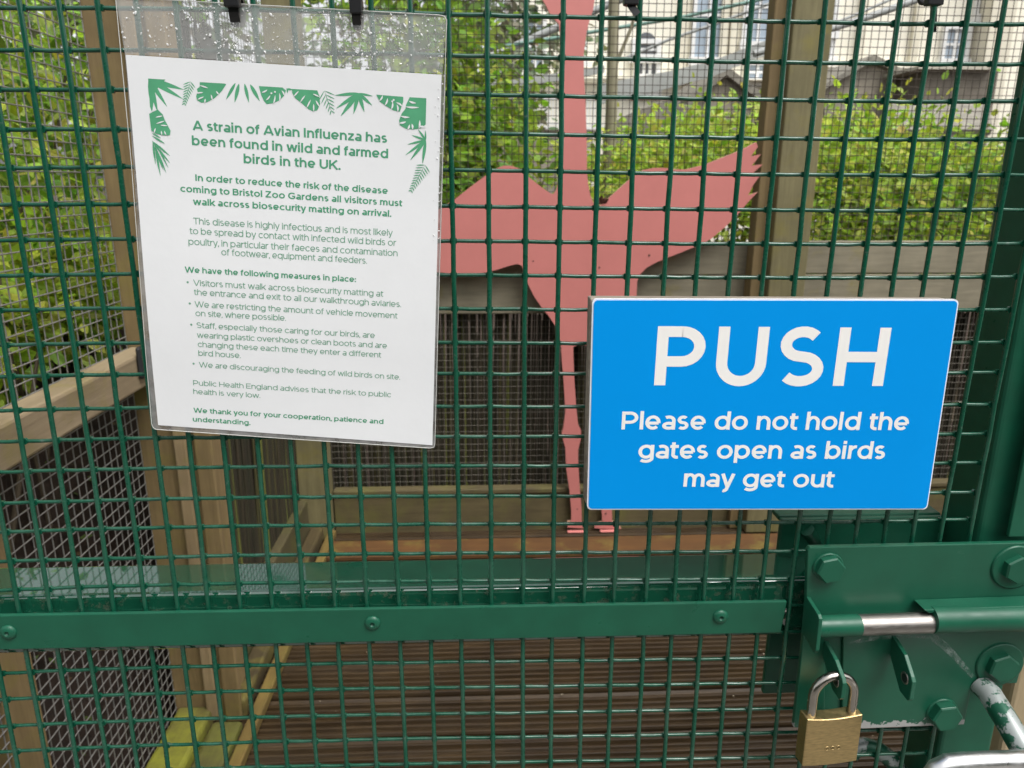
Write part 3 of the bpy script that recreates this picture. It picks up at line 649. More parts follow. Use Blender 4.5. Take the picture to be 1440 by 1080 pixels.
def ribbon(q, pts, closed, w, fn):
    P = [np.array(p, float) for p in pts]; n = len(P); L = []; Rr = []
    for i in range(n):
        a = P[i - 1] if (closed or i > 0) else P[i]; b = P[(i + 1) % n] if (closed or i < n - 1) else P[i]
        d1 = P[i] - a; d2 = b - P[i]
        if np.linalg.norm(d1) < 1e-9: d1 = d2
        if np.linalg.norm(d2) < 1e-9: d2 = d1
        d1 = d1 / np.linalg.norm(d1); d2 = d2 / np.linalg.norm(d2); n1 = np.array((-d1[1], d1[0])); n2 = np.array((-d2[1], d2[0]))
        mm = n1 + n2; l = np.linalg.norm(mm); mm = mm / l if l > 1e-6 else n1; k = min(1.6, 1 / max(.3, mm @ n1))
        L.append(P[i] + mm * w / 2 * k); Rr.append(P[i] - mm * w / 2 * k)
    vs = [fn(p) for p in L] + [fn(p) for p in Rr]
    q.add(vs, [(i, (i + 1) % n, (i + 1) % n + n, i + n)[::-1] for i in range(n if closed else n - 1)])
def text_line(q, s, p0, p1, cap, w, Y, sp=.30, track=0.0):
    """one line of lettering between two points of the plane (baseline ends), front at depth function Y(x, z)"""
    p0 = np.array((p0[0], p0[2])); p1 = np.array((p1[0], p1[2])); Ld = np.linalg.norm(p1 - p0); d = (p1 - p0) / Ld; u = np.array((-d[1], d[0]))
    x = 0; lay = []; RND = 'abcdeghmnopqsuGS'
    for k, ch in enumerate(s):
        if ch == ' ': x += sp; continue
        st, W_ = glyph(ch, w); lay.append((st, x)); g = .088 + track
        if ch in 'rtfvwyTVAWk,.': g -= .035
        nx = s[k + 1] if k + 1 < len(s) else ''
        if nx in ('t', 'f', 'v', 'w', 'y', 'T', 'V', 'A'): g -= .035
        if ch in 'hnmuldiIH' and nx in tuple('hnmuilbrdIH'): g += .03
        x += W_ + g; end = x - g
    sx = Ld / (end * cap)
    for st, x0 in lay:
        for k, (pts, cl) in enumerate(st):
            def fn(p, x0=x0, k=k):
                v = p0 + d * (p[0] + x0) * cap * sx + u * p[1] * cap
                return (v[0], Y(v[0], v[1]) - .000015 * k, v[1])
            ribbon(q, pts, bool(cl), w, fn)

# ------------------------------------------------------------------ blue sign
SY = -.0225
sc_ = ats([(833,420),(1349,421),(1304,716.5),(825.5,717)], Y=SY)
sign = empty('push_sign', (sc_[3] + sc_[2]) / 2, 'blue rectangular PUSH sign with white lettering on a weathered backing board', 'sign')
def rounded(c4, r, n=6):
    o = []
    for k in range(4):
        p = c4[k]; a = c4[k-1] - p; b = c4[(k+1) % 4] - p; a = a/np.linalg.norm(a); b = b/np.linalg.norm(b)
        for t in range(n + 1):
            th_ = math.pi/2 * t / n; o.append(p + a * r * (1 - math.sin(th_)) + b * r * (1 - math.cos(th_)))
    return o
def inset(c4, e):
    c = sum(c4) / 4; return [p + np.array((-math.copysign(e, p[0]-c[0]), 0, -math.copysign(e, p[2]-c[2]))) for p in c4]
q = MB(); q.prism(rounded([p + np.array((0, .0001, 0)) for p in sc_], .0035), (0, .0022, 0)); q.build('panel', M_RIM, sign)
q = MB(); q.prism(rounded([p - np.array((0, .0004, 0)) for p in inset(sc_, .0011)], .0030), (0, .0004, 0)); q.build('face', M_BLUE, sign)
bb = [p + np.array((0, .0026, 0)) for p in inset(sc_, .0012)]
bb = [bb[0] + np.array((-.0022, 0, .001)), bb[1] + np.array((-.004, 0, .0005)), bb[2] + np.array((-.004, 0, .003)), bb[3] + np.array((-.0022, 0, .003))]
q = MB(); q.prism(bb, (0, .0135, 0)); q.build('backing_board', M_BACK, sign, .0008)
q = MB(); fY = lambda x, z: SY - .00050
def T(s, a, b, cap, w, fn=fY, Y=SY, **k):
    q = MB(); text_line(q, s, at(*a, Y=Y), at(*b, Y=Y), cap, w, fn, **k); q.build('lettering', M_WHITE, sign)
cap0 = at(921, 459, Y=SY)[2] - at(921, 542, Y=SY)[2]
T('PUSH', (919.5, 541.5), (1241, 542.5), cap0, .178, track=.10)
cs = at(875, 578, Y=SY)[2] - at(875, 603, Y=SY)[2]
T('Please do not hold the', (873.5, 603.5), (1276, 604.5), cs, .168, sp=.34)
T('gates open as birds', (897, 644.3), (1243, 645.0), cs, .168, sp=.34)
T('may get out', (960.5, 684), (1171.5, 685), cs, .168, sp=.34)

# ------------------------------------------------------------------ laminated notice
NY = -.0090
def bow(x, z): return .0009 * math.sin((x + .12) * 19) * math.cos((z - 1.25) * 11) - .0006 * math.cos(z * 31)
note = empty('laminated_notice', at(413, 616, Y=NY), 'white laminated paper notice with green print and a leaf border hanging on the mesh', 'notice')
def sheet(c4, Y, nx=16, nz=20, t=.0, corner=0):
    q = MB(); P = ats(c4, Y=Y); vs = []
    for j in range(nz + 1):
        for i in range(nx + 1):
            u, v = i / nx, j / nz; p = (P[0]*(1-u) + P[1]*u)*(1-v) + (P[3]*(1-u) + P[2]*u)*v
            vs.append((p[0], Y + bow(p[0], p[2]), p[2]))
    q.add(vs, [(j*(nx+1)+i, (j+1)*(nx+1)+i, (j+1)*(nx+1)+i+1, j*(nx+1)+i+1) for j in range(nz) for i in range(nx)], True); return q
PC = [(177,77),(621,105),(608,626.5),(222,598)]
sheet(PC, NY).build('paper', M_PAPER, note)
LC = [(163,-4),(628,22),(611,630),(215,603)]
# clear header strip above the paper, and the sealed margins round it
sheet([LC[0], LC[1], (622.5,104), (176,76)], NY + .0004, 16, 4).build('clear_header', M_FILM, note)
sheet([(176,76),(177.5,76),(222.5,598),(214.5,603)], NY + .0003, 1, 20).build('sealed_margin', M_SEAM, note)
sheet([(620.5,104),(627,104),(611.5,629),(607.5,626)], NY + .0003, 1, 20).build('sealed_margin', M_SEAM, note)
sheet([(222,597.5),(608,626),(611,630.5),(215,604)], NY + .0003, 16, 1).build('sealed_margin', M_SEAM, note)
def edge_line(pts, r=.00028):
    q = MB(); q.tube([(p[0], NY - .0002 + bow(p[0], p[2]), p[2]) for p in ats(pts, Y=NY)], r, 5); return q
edge_line([(163,-4),(185,230),(204,470),(213,596),(215,601),(219,604),(400,617),(605,630.5),(610,629),(611.5,624),(619,340),(627,60),(628,28),(625,23),(618,21.5),(400,9.5),(163,-4)]).build('pouch_edge', plain('pouch_edge_plastic', (.55, .55, .52), .2, .1, 30), note)
q = MB(); nY = lambda x, z: NY - .00010 + bow(x, z)
def N(s, a, b, cap, w):
    q = MB(); text_line(q, s, at(*a, Y=NY), at(*b, Y=NY), cap, w, nY); q.build('bold_lettering' if w > .15 else 'fine_lettering', M_INK if w > .15 else M_INKL, note)
k_ = .025 / 52.5                                  # metres per photograph pixel around the notice
cb_, cm_, cl_ = 12.6 * k_, 9.0 * k_, 9.2 * k_
N('A strain of Avian Influenza has', (271,182.8), (544,200.8), cb_, .186)
N('been found in wild and farmed', (270,204), (545.5,222.6), cb_, .186)
N('birds in the UK.', (342.5,229.3), (478.5,238.8), cb_, .186)
N('In order to reduce the risk of the disease', (275,254.3), (545,272.8), cm_, .185)
N('coming to Bristol Zoo Gardens all visitors must', (254,269.5), (565.5,290.3), cm_, .185)
N('walk across biosecurity matting on arrival.', (272,287.8), (550,305), cm_, .185)
N('We have the following measures in place:', (261,382.5), (500.5,396.8), cm_ * .93, .18)
N('We thank you for your cooperation, patience and', (272,580), (539,596.6), cm_ * .86, .18)
N('understanding.', (271,592.8), (352,598), cm_ * .86, .18)
q = MB()
N('This disease is highly infectious and is most likely', (272.5,315), (552,332), cl_, .122)
N('to be spread by contact with infected wild birds or', (267.5,328.8), (557,346), cl_, .122)
N('poultry, in particular their faeces and contamination', (266,343.8), (559,360.5), cl_, .122)
N('of footwear, equipment and feeders.', (312,358.6), (516,371), cl_, .122)
N('Visitors must walk across biosecurity matting at', (273,401.2), (539,417.3), cl_ * .95, .122)
N('the entrance and exit to all our walkthrough aviaries.', (274,414.3), (564,432), cl_ * .95, .122)
N('We are restricting the amount of vehicle movement', (275,431.2), (559,448), cl_ * .95, .122)
N('on site, where possible.', (276,443.8), (402.5,451), cl_ * .95, .122)
N('Staff, especially those caring for our birds, are', (277.5,460.5), (527,475.5), cl_ * .92, .122)
N('wearing plastic overshoes or clean boots and are', (278,474.3), (544,490), cl_ * .92, .122)
N('changing these each time they enter a different', (279,487.3), (536,503), cl_ * .92, .122)
N('bird house.', (279.7,499.8), (339,503.2), cl_ * .92, .122)
N('We are discouraging the feeding of wild birds on site.', (280.5,516), (562.5,534.2), cl_ * .9, .122)
N('Public Health England advises that the risk to public', (272,541.5), (549.7,559), cl_ * .88, .122)
N('health is very low.', (272,553.7), (366,559.8), cl_ * .88, .122)
for (x, y) in ((265,396.5),(268,426.3),(270,456),(272.8,511)):
    c = at(x, y, Y=NY); q.add([(c[0] + .0008*math.cos(a*.7854), NY - .00010 + bow(c[0], c[2]), c[2] + .0008*math.sin(a*.7854)) for a in range(8)], [tuple(range(8))])
q.build('bullet_marks', M_INKL, note)
# printed leaf border: blades, ferns and split leaves, drawn on the sheet
lf = MB(); wf = MB(); lay = [0]
def pp(x, y, e): p = at(x, y, Y=NY); return (p[0], NY - .00006 - e + bow(p[0], p[2]), p[2])
def blade(a, b, w, bend=0.0, mb=None, e=None, fat=.5):
    mb = mb or lf; a = np.array(a, float); b = np.array(b, float); d = b - a; n = np.array((-d[1], d[0])) ; n = n / np.linalg.norm(n); m_ = 8; L = []; Q = []
    lay[0] += 1; e = .0000012 * lay[0] if e is None else e
    for k in range(m_ + 1):
        t = k / m_; s = w * .37 * max(0.03, math.sin(math.pi * min(1, (t * .94 + .03)) ** (1.0 if fat == .5 else fat))); c = a + d * t + n * bend * math.sin(math.pi * t)
        L.append(c + n * s); Q.append(c - n * s)
    vs = [pp(*p, e) for p in L] + [pp(*p, e) for p in Q]; k = m_ + 1
    mb.add(vs, [(i, i+1, i+1+k, i+k) for i in range(m_)])
def blob(pts):
    lay[0] += 1; P = [pp(*p, .0000012 * lay[0]) for p in pts]
    c = tuple(np.mean(np.array(P), 0)); n = len(P)
    lf.add(P + [c], [(i, (i+1) % n, n) for i in range(n)])
def slit(a, b, w, bend=0.0): blade(a, b, w * 1.7, bend, wf, .00030)
def fern(a, b, n, l0, w, side=(1, -1), sweep=.8):
    a = np.array(a, float); b = np.array(b, float); d = b - a; L = np.linalg.norm(d); t_ = d / L; nn = np.array((-t_[1], t_[0])); blade(a, b, w * .6)
    for k in range(n):
        f = k / (n - 1); p = a + d * (f * .93); l = l0 * (1 - .45 * f)
        for s in side: blade(p, p + t_ * l * sweep + nn * s * l * (1 - f * .45), w)
# top-left palm
for b, w in (((213,150),7),((222,158),9),((235,150),8),((257,139),9),((258,126),10),((212,136),5)): blade((210,112), b, w, fat=.7)
blob([(208.5,110.5),(233,112),(228,115),(218,117),(216,132),(214,158),(211,150)])
fern((268,115), (259,147), 9, 9, 2.2, sweep=.75)
blob([(281,115.5),(316,117.5),(318,119),(312,128),(302,138),(291,144),(283,144.5),(277,141),(276,135),(278,129),(277,125),(281,122)])
for a, b in (((281,120),(293,124)),((276,131),(286,130)),((278,140),(287,136)),((288,145),(289,139)),((299,141),(297,133)),((308,133),(304,128))): slit(a, b, 1.6)
blade((318,118),(312,122),3)
for a, b, w in (((331,117),(318,140),6),((336,118),(330,144),7),((344,118),(350,144),6),((352,119),(365,142),7)): blade(a, b, w, fat=.8)
blob([(364,121),(397,123),(402,127),(400,134),(393,141),(384,145),(375,146.5),(371,142),(367,133)])
for a, b in (((368,130),(376,126)),((374,141),(380,134)),((384,146),(387,134)),((393,142),(393,131)),((400,135),(396,127))): slit(a, b, 1.7, .8)
for (x, y) in ((381,130),(386,128)): slit((x, y), (x+1.5, y+2.5), 2.2)
blade((402,125),(411,126),4); blade((404,124),(404,131),3)
blob([(410,125),(446,127),(449,135),(450,146),(446,155),(440,156.5),(433,153),(424,145),(415,138),(411,131)])
for a, b in (((413,136),(420,128)),((422,144),(429,134)),((431,152),(437,140)),((441,157),(441,146)),((449,150),(444,141)),((449,136),(440,132))): slit(a, b, 1.6)
fern((456,127.5), (466,157), 6, 12, 1.9, side=(1,-1), sweep=.9)
for b, w in (((473,152),7),((479,163),8),((497,160),7),((512,157),7),((523,148),6),((471,134),6),((524,135),4)): blade((504,131), b, w, fat=.8)
blob([(529,133),(567,136),(567,143),(562,157),(553,155),(543,149),(534,143)])
for a, b in (((533,142),(538,134)),((541,148),(545,138)),((550,154),(552,143)),((559,157),(558,147)),((566,150),(557,144))): slit(a, b, 2.0, 1)
for (x, y) in ((551,141),(553,139)): slit((x, y), (x+1, y+3), 2.2)
blob([(576,136.5),(599.5,138),(598.5,175),(592,180),(581,182),(571,181),(562,176),(561,169),(565,159),(570,153),(571,147)])
for a, b in (((570,150),(589,151)),((575,142),(585,145)),((563,163),(576,165)),((561,173),(571,171)),((573,182),(576,175)),((580,182),(579,174)),((589,181),(590,169)),((599,179),(588,178))): slit(a, b, 2.2, .6)
for b, w in (((579,190),4),((573,203),4.5),((570,218),5),((577,225),6),((594,230),6),((588,182),4),((598,183),3)): blade((598.5,197), b, w, fat=.8)
fern((597.5,232), (577,270), 11, 11, 2.0, sweep=.55)
# left side
blob([(210,160),(222,154),(229,161),(232,169),(236,176),(240,184),(239,190),(235,190.5),(228,190),(220,188),(213,184)])
for a, b in (((229,163),(219,165)),((232,170),(220,174)),((236,177),(226,176)),((228,190),(227,184)),((234,190),(231,184)),((217,187),(219,180)),((214,158),(217,153))): slit(a, b, 1.5)
for a, b, w in (((214,187),(226,194),3),((214,191),(232,202),3.4),((214,198),(239,219),3.6),((215,200),(239,229),3.6),((217,203),(234,243),3.6),((218,205),(226,247),3.4),((216,201),(219,231),3),((217,206),(230,239),3),((215,198),(217,222),2.6),((220,203),(237,236),2.8),((219,212),(224,240),2.6)): blade(a, b, w)
lf.build('leaf_border', M_LEAFINK, note)
wf.build('leaf_slits', M_PAPER, note)
# rain drops on the clear header
q = MB()
cl = [(rng.uniform(175, 620), rng.random()) for _ in range(34)]
for k in range(950):
    if rng.random() < .6: cx, ct = cl[rng.integers(len(cl))]; x = cx + rng.normal(0, 13); t = ct + rng.normal(0, .16)
    else: x = rng.uniform(172, 622); t = rng.random()
    if not (172 < x < 622 and 0 < t < 1) or (x < 300 and rng.random() < .5): continue
    f = (x - 165) / 460; y = (2 + 22 * f) + t * 78
    c = at(x, y, Y=NY); r = min(.00075, rng.exponential(.00017) + .00013)
    c = np.array((c[0], NY + .0001 + bow(c[0], c[2]), c[2])); i0 = len(q.v)
    q.disc_stack(c, (0, -1, 0), [(r, 0), (r*.92, r*.3), (r*.6, r*.55), (r*.12, r*.65)], 8)
    sx, sz, sh = rng.uniform(.6, 1.3), rng.uniform(.6, 1.7), rng.normal(0, .4)
    q.v[i0:] = [(c[0] + (v[0]-c[0])*sx + (v[2]-c[2])*sh, v[1], c[2] + (v[2]-c[2])*sz) for v in q.v[i0:]]
for k in range(40):
    x = rng.uniform(614, 627); y = rng.uniform(25, 340); c = at(x - (y - 20) * .02, y, Y=NY); r = .0003 + rng.random() * .0003
    q.disc_stack((c[0], NY - .0002 + bow(c[0], c[2]), c[2]), (0, -1, 0), [(r, 0), (r*.6, r*.7), (r*.12, r*.85)], 7)
tag(q.build('rain_drops', M_DROP, note), kind='stuff')

# ------------------------------------------------------------------ cable ties
def cable_tie(px, label, head, strap, tail=None):
    """a ratchet head, the strap looped round the wire and through the sheet, and its free end"""
    p = at(*px, Y=-.012); o = empty('cable_tie', p, label, 'cable tie', 'black cable ties along the top of the gate')
    (hx, hy, hw, hh) = head; c = at(hx, hy, Y=-.013); k = np.linalg.norm(c - CAM) / F
    b = MB(); b.box((c[0] - hw*k/2, -.0165, c[2] - hh*k/2), (c[0] + hw*k/2, -.0105, c[2] + hh*k/2)); b.build('ratchet_head', M_BLACK, o, .0007, 3)
    a0, a1, w = strap; A_, B_ = at(*a0, Y=-.012), at(*a1, Y=-.0112); w = w * k
    b = MB(); n = 22; mid = (A_ + B_) / 2; hz = (A_[2] - B_[2]) / 2; ring = []
    for t in range(n):
        an = 2*math.pi*t/n; sl_ = (B_[0] - A_[0]) / max(1e-6, 2*hz)
        for s, rr in ((-1, 1.0), (1, 1.0), (1, .72), (-1, .72)):
            z = math.sin(an) * hz * (rr if abs(math.sin(an)) > .0 else 1); yy = -.0045 - math.cos(an) * .0080 * rr
            ring.append((mid[0] - sl_ * z * 1.0 + s * w/2, yy, mid[2] + z))
    b.add(ring, [(t*4+s, t*4+(s+1) % 4, ((t+1) % n)*4+(s+1) % 4, ((t+1) % n)*4+s) for t in range(n) for s in range(4)])
    b.build('strap', M_BLACK, o)
    if tail:
        P = [at(x, y, Y=-.013 - .001 * i) for i, (x, y) in enumerate(tail)]; b = MB(); d = P[-1] - P[0]; sd_ = np.array((d[2], 0, -d[0])); sd_ = sd_ / np.linalg.norm(sd_) * w * .45; vs = []
        for p_ in P: vs += [p_ - sd_, p_ + sd_, p_ + sd_ + (0, .0011, 0), p_ - sd_ + (0, .0011, 0)]
        m_ = len(P); b.add(vs, [(i*4+s, i*4+(s+1) % 4, (i+1)*4+(s+1) % 4, (i+1)*4+s) for i in range(m_-1) for s in range(4)] + [(0,3,2,1), (m_*4-4, m_*4-3, m_*4-2, m_*4-1)])
        b.build('tail', M_BLACK, o)
cable_tie((329, 16), 'black cable tie through the notice nearest its clear edge above the leaf print', (327, 3, 18, 12), ((327, -14), (330, 35), 12))
cable_tie((501, 20), 'black cable tie through the notice with its square ratchet head in full view', (501, 9, 15, 18), ((500, -8), (501.5, 39), 11))
cable_tie((888, 5), 'black cable tie beside the flamingo neck with a slanting free end', (887, -1, 18, 14), ((888, -22), (888, 6), 9), [(884, 2), (889, 10), (897, 20)])
cable_tie((1311, 10), 'black cable tie above the blue sign, its ribbed end behind the wire', (1313, 0, 18, 12), ((1313, -20), (1313, 4), 8), None)
b = MB(); P = ats([(1314, 4), (1313.5, 20), (1312.5, 45)], Y=.006); kk = .0022
b.prism([P[0] + (-kk, 0, 0), P[0] + (kk, 0, 0), P[2] + (kk, 0, 0), P[2] + (-kk, 0, 0)], (0, .0012, 0)); 
tie4 = [o for o in col.objects if o.name.startswith('cable_tie')][-1]; b.build('tail', M_BLACK, tie4)
for (x, y) in ((331, 36), (502, 39)):
    b = MB(); c = at(x, y, Y=NY); ring = [(c[0] + .0028 * math.cos(t * math.pi / 8), NY + .0002 + bow(c[0], c[2]), c[2] + .0034 * math.sin(t * math.pi / 8)) for t in range(17)]
    b.tube(ring, .0003, 5, caps=False); b.build('punched_slot', M_FILM, note)

# ================================================================== PLANTS
def leaf_cloud(q, blobs, n, size, tones, up=.35, clump=.16, per=18):
    """leaf faces gathered in sprays through the volume of the given ellipsoids [(centre, radii)]"""
    vol = np.array([b[1][0]*b[1][1]*b[1][2] for b in blobs]) ** .67; vol = vol / vol.sum()
    left = n
    while left > 0:
        c, r = blobs[rng.choice(len(blobs), p=vol)]; v = rng.normal(0, 1, 3); v /= np.linalg.norm(v); v *= rng.random() ** .38
        cc = np.array(c) + v * np.array(r); m_ = int(min(left, rng.integers(per // 2, per * 3 // 2))); left -= m_
        t0 = np.array(tones[rng.integers(len(tones))]) * rng.uniform(.7, 1.25)
        out_ = v / (np.linalg.norm(v) + .01)
        for _ in range(m_):
            p = cc + rng.normal(0, clump, 3) * (1, 1, .7)
            d = out_ * .7 + rng.normal(0, .7, 3) + np.array((0, -.1, -.25)); d /= np.linalg.norm(d)
            nn = np.array((0, -.35, up + .5)) + rng.normal(0, .55, 3); s = np.cross(d, nn); s /= (np.linalg.norm(s) + 1e-6); nn = np.cross(s, d)
            L = size * rng.uniform(.6, 1.35); wd = L * rng.uniform(.26, .36)
            q.col = tuple(np.clip(t0 * rng.uniform(.8, 1.2, 3), 0, 1))
            q.add([p, p + d*L*.30 + s*wd*.9, p + d*L*.68 + s*wd*.75, p + d*L - nn*L*.10, p + d*L*.68 - s*wd*.75, p + d*L*.30 - s*wd*.9, p + d*L*.5 - nn*wd*.22],
                  [(0, 6, 2, 1), (6, 3, 2), (0, 5, 4, 6), (6, 4, 3)], False)
YG = [(.50, .64, .07), (.58, .70, .10), (.42, .58, .05), (.62, .72, .14), (.28, .42, .03)]
MG = [(.21, .36, .035), (.28, .44, .04), (.13, .25, .028), (.34, .50, .06)]
DG = [(.25, .29, .16), (.32, .36, .21), (.20, .24, .13), (.36, .40, .26)]
def bush(name, blobs, n, size, tones, label, cat, stems=7, clump=.14, group=None, trunk=None):
    c0 = np.mean([b[0] for b in blobs], 0); o = empty(name, (c0[0], c0[1], -.1), label, cat, group)
    q = MB(); leaf_cloud(q, blobs, n, size, tones, clump=clump); q.build('foliage', M_LEAF, o)
    s = MB()
    for k in range(stems):
        b = blobs[k % len(blobs)]; t = np.array(b[0]) + rng.normal(0, .45, 3) * np.array(b[1]); base = np.array((c0[0] + rng.normal(0, .12) , c0[1] + rng.normal(0, .12), -.1)) if trunk is None else np.array(trunk)
        mid = (base + t) / 2 + rng.normal(0, .07, 3); r = .012 if trunk is None else .05; s.tube([base, mid, t], [r, r * .7, r * .3], 7)
    s.build('stems' if trunk is None else 'trunk', M_STEM, o); return o
def B(x, y, Y, rx, ry, rz): return (at(x, y, Y=Y), (rx, ry, rz))
bush('leafy_bush', [B(1150,245,3.7,.42,.5,.26), B(1215,232,3.8,.5,.5,.27), B(1180,305,3.3,.5,.4,.36)], 8000, .050, YG, 'bright yellow green bush beside the wide post under the stone gable', 'bush', group='bushes behind the far mesh')
bush('leafy_bush', [B(1290,268,3.6,.5,.5,.26), B(1370,288,3.6,.45,.5,.24), B(1300,318,3.2,.6,.4,.28), B(1395,260,4.3,.25,.4,.24)], 8000, .050, YG[:3] + MG, 'yellow green bush below the dark wooden shed', 'bush', group='bushes behind the far mesh')
bush('leafy_bush', [B(900,250,4.2,.40,.5,.16), B(965,228,4.3,.45,.5,.22), B(1030,215,4.4,.42,.5,.24), B(960,268,3.8,.6,.5,.24)], 8000, .050, YG, 'bright bush behind the tail of the pink flamingo', 'bush', group='bushes behind the far mesh')
bush('leafy_bush', [B(655,215,3.9,.42,.5,.45), B(640,120,4.3,.30,.4,.65), B(690,255,3.6,.35,.4,.22)], 3000, .07, MG + YG[:2], 'mid green bush beside the flamingo wing tucked behind the notice', 'bush', group='bushes behind the far mesh')
bush('leafy_bush', [B(540,60,4.0,.6,.5,.8), B(590,200,3.8,.5,.5,.5)], 2600, .07, MG + YG[:1], 'olive green bush seen through the wet clear top of the notice', 'bush', group='bushes behind the far mesh')
bush('weeping_tree', [B(690,20,9.0,1.0,.8,1.5), B(640,-60,9.5,1.2,.8,1.6), B(560,-40,9.2,1.3,.8,1.8), B(700,110,8.6,.55,.6,.7)], 4500, .12, DG, 'grey green weeping tree far behind the mesh left of the cream house', 'tree', 9, .2, trunk=(at(640,250,Y=9.2)[0], 9.2, -.1))
# foliage behind the side mesh
bush('nettle_patch', [((-1.02,.55,1.0),(.14,.28,.14)), ((-1.05,1.0,1.0),(.14,.30,.16)), ((-1.08,1.5,1.05),(.14,.3,.2))], 3600, .042, YG, 'bright low nettles just behind the side mesh over the mossy rail', 'plants', 9, .055, 'shrubs behind the side mesh')
bush('side_shrub', [((-1.45,.95,1.15),(.38,.5,.30)), ((-1.35,1.45,1.35),(.30,.4,.35)), ((-1.6,.6,1.35),(.4,.45,.4))], 6500, .042, YG[1:] + MG, 'leafy green shrub close behind the side mesh above the mossy rail', 'shrub', 6, .09, 'shrubs behind the side mesh')
bush('side_shrub', [((-1.9,1.5,1.62),(.5,.6,.32)), ((-1.7,2.3,1.6),(.5,.5,.35)), ((-1.25,2.0,1.5),(.3,.4,.4))], 6000, .045, MG + YG[:2], 'taller green shrub behind the side mesh with sky showing over it', 'shrub', 6, .1, 'shrubs behind the side mesh')
bush('broadleaf_tree', [((-3.4,5.6,2.3),(.8,.8,.5)), ((-2.6,6.0,3.0),(.8,.8,.9)), ((-5.2,4.4,2.2),(1,1,.6))], 4200, .11, MG + DG, 'dark green tree beyond the side mesh under the white sky', 'tree', 8, .2, trunk=(-3.6, 5.4, -.1))
q = MB()
for k in range(420):
    Y = rng.uniform(.3, 2.2); f = rng.uniform(.05, 1.0); p = np.array((-.79 - .30 * f, Y, -.12 + .98 * f + .03)); d = rng.normal(0, 1, 3); d[2] *= .4; d /= np.linalg.norm(d); s = np.cross(d, (.6, 0, .8)); s /= np.linalg.norm(s); L = rng.uniform(.012, .035)
    q.col = (.13, .20, .04) if rng.random() < .22 + .3 * (f > .85) else (.16, .10, .05) if rng.random() < .5 else (.06, .035, .02)
    q.add([p, p + d*L*.5 + s*L*.3, p + d*L, p + d*L*.5 - s*L*.3], [(0, 1, 2, 3)])
tag(q.build('fallen_leaves', M_LEAF), 'scattered dead leaves and seedlings over the soil bank', 'leaf litter', kind='stuff')
q = MB(); x0, y0 = at(857, 200, Y=4.0)[0], 4.0
q.tube([(x0 + .01, y0, -.1), (x0, y0, 1.0), (x0 + .005, y0, 1.7), (x0 - .005, y0, 2.4), (x0 + .02, y0, 3.6)], [.045, .038, .034, .03, .02], 10)
tk = empty('slender_tree', (x0, y0, -.1), 'slender pale lichen covered tree trunk standing beside the flamingo neck', 'tree'); q.build('trunk', M_TRUNK, tk)
q = MB(); leaf_cloud(q, [((x0, y0, 3.7), (.5, .5, .4))], 500, .07, MG); q.build('crown', M_LEAF, tk)
q = MB(); q.tube([(x0, y0, 1.9), (x0 + .10, y0 - .02, 2.15), (x0 + .16, y0, 2.5)], [.012, .01, .006], 6); q.build('limb', M_TRUNK, tk)

# ================================================================== BUILDINGS BEHIND
BY = 13.0
house = empty('cream_house', (at(1060, 250, Y=BY)[0], BY, -.1), 'large pale cream rendered house with tall windows far behind the aviary', 'house')
def pxbox(q, x0, y0, x1, y1, Y, d):
    ym = max(0, min(150, (y0 + y1) / 2)); a, b = at(x0, y0, Y=Y), at(x1, y1, Y=Y); a[0], b[0] = at(x0, ym, Y=Y)[0], at(x1, ym, Y=Y)[0]; q.box((min(a[0], b[0]), Y, min(a[2], b[2])), (max(a[0], b[0]), Y + d, max(a[2], b[2])))
q = MB(); a = at(725, 250, Y=BY); q.box((a[0], BY, -.1), (14, BY + 5, 9)); q.build('wall', M_CREAM, house)
q = MB(); q.box((a[0] - .25, BY - .3, 9), (14.3, BY + 5.3, 9.3)); q.build('eaves', M_CREAMD, house)
def window(x0, y0, x1, y1, Y, glass, arch=False, bars=1):
    a, b = at(x0, y0, Y=Y), at(x1, y1, Y=Y); xa, xb, za, zb_ = a[0], b[0], b[2], a[2]; t = .07
    f = MB(); f.box((xa - t, Y - .08, za - t), (xa, Y + .001, zb_ + t)); f.box((xb, Y - .08, za - t), (xb + t, Y + .001, zb_ + t)); f.box((xa, Y - .08, zb_), (xb, Y + .001, zb_ + t)); f.box((xa - .1, Y - .13, za - t - .06), (xb + .1, Y + .001, za))
    for k in range(bars): xm = xa + (xb - xa) * (k + 1) / (bars + 1); f.box((xm - .025, Y - .05, za), (xm + .025, Y - .028, zb_))
    n_ = max(1, int((zb_ - za) / .7))
    for k in range(1, n_ + 1): zz = za + (zb_ - za) * k / (n_ + 1); f.box((xa, Y - .047, zz - .02), (xb, Y - .030, zz + .02))
    w_ = f.build('window', M_WFRAME, house)
    p = MB()
    if arch:
        c = ((xa + xb) / 2, zb_); r = (xb - xa) / 2
        p.prism([(xa, Y - .026, za), (xb, Y - .026, za)] + [(c[0] + r*math.cos(t_*math.pi/10), Y - .026, c[1] + r*math.sin(t_*math.pi/10)) for t_ in range(11)], (0, .02, 0))
    else: p.box((xa, Y - .026, za), (xb, Y - .006, zb_))
    p.build('pane', glass, w_)
window(742, 30, 762, 100, BY, M_GLASS); window(893, 62, 922, 78, BY, M_DGLASS, True, 0); window(897, 84, 920, 128, BY, M_DGLASS, bars=2)
window(982, -40, 1010, 82, BY, M_GLASS); window(1054, -40, 1082, 60, BY, M_GLASS); window(1052, 92, 1076, 112, BY, M_GLASS)
window(1146, -40, 1168, 44, BY, M_GLASS); window(1146, 60, 1164, 84, BY, M_GLASS); window(1330, 42, 1352, 84, BY, M_GLASS, bars=1); window(1380, -30, 1398, 22, BY, M_DGLASS)
window(800, 46, 818, 84, BY, M_GLASS)
q = MB()
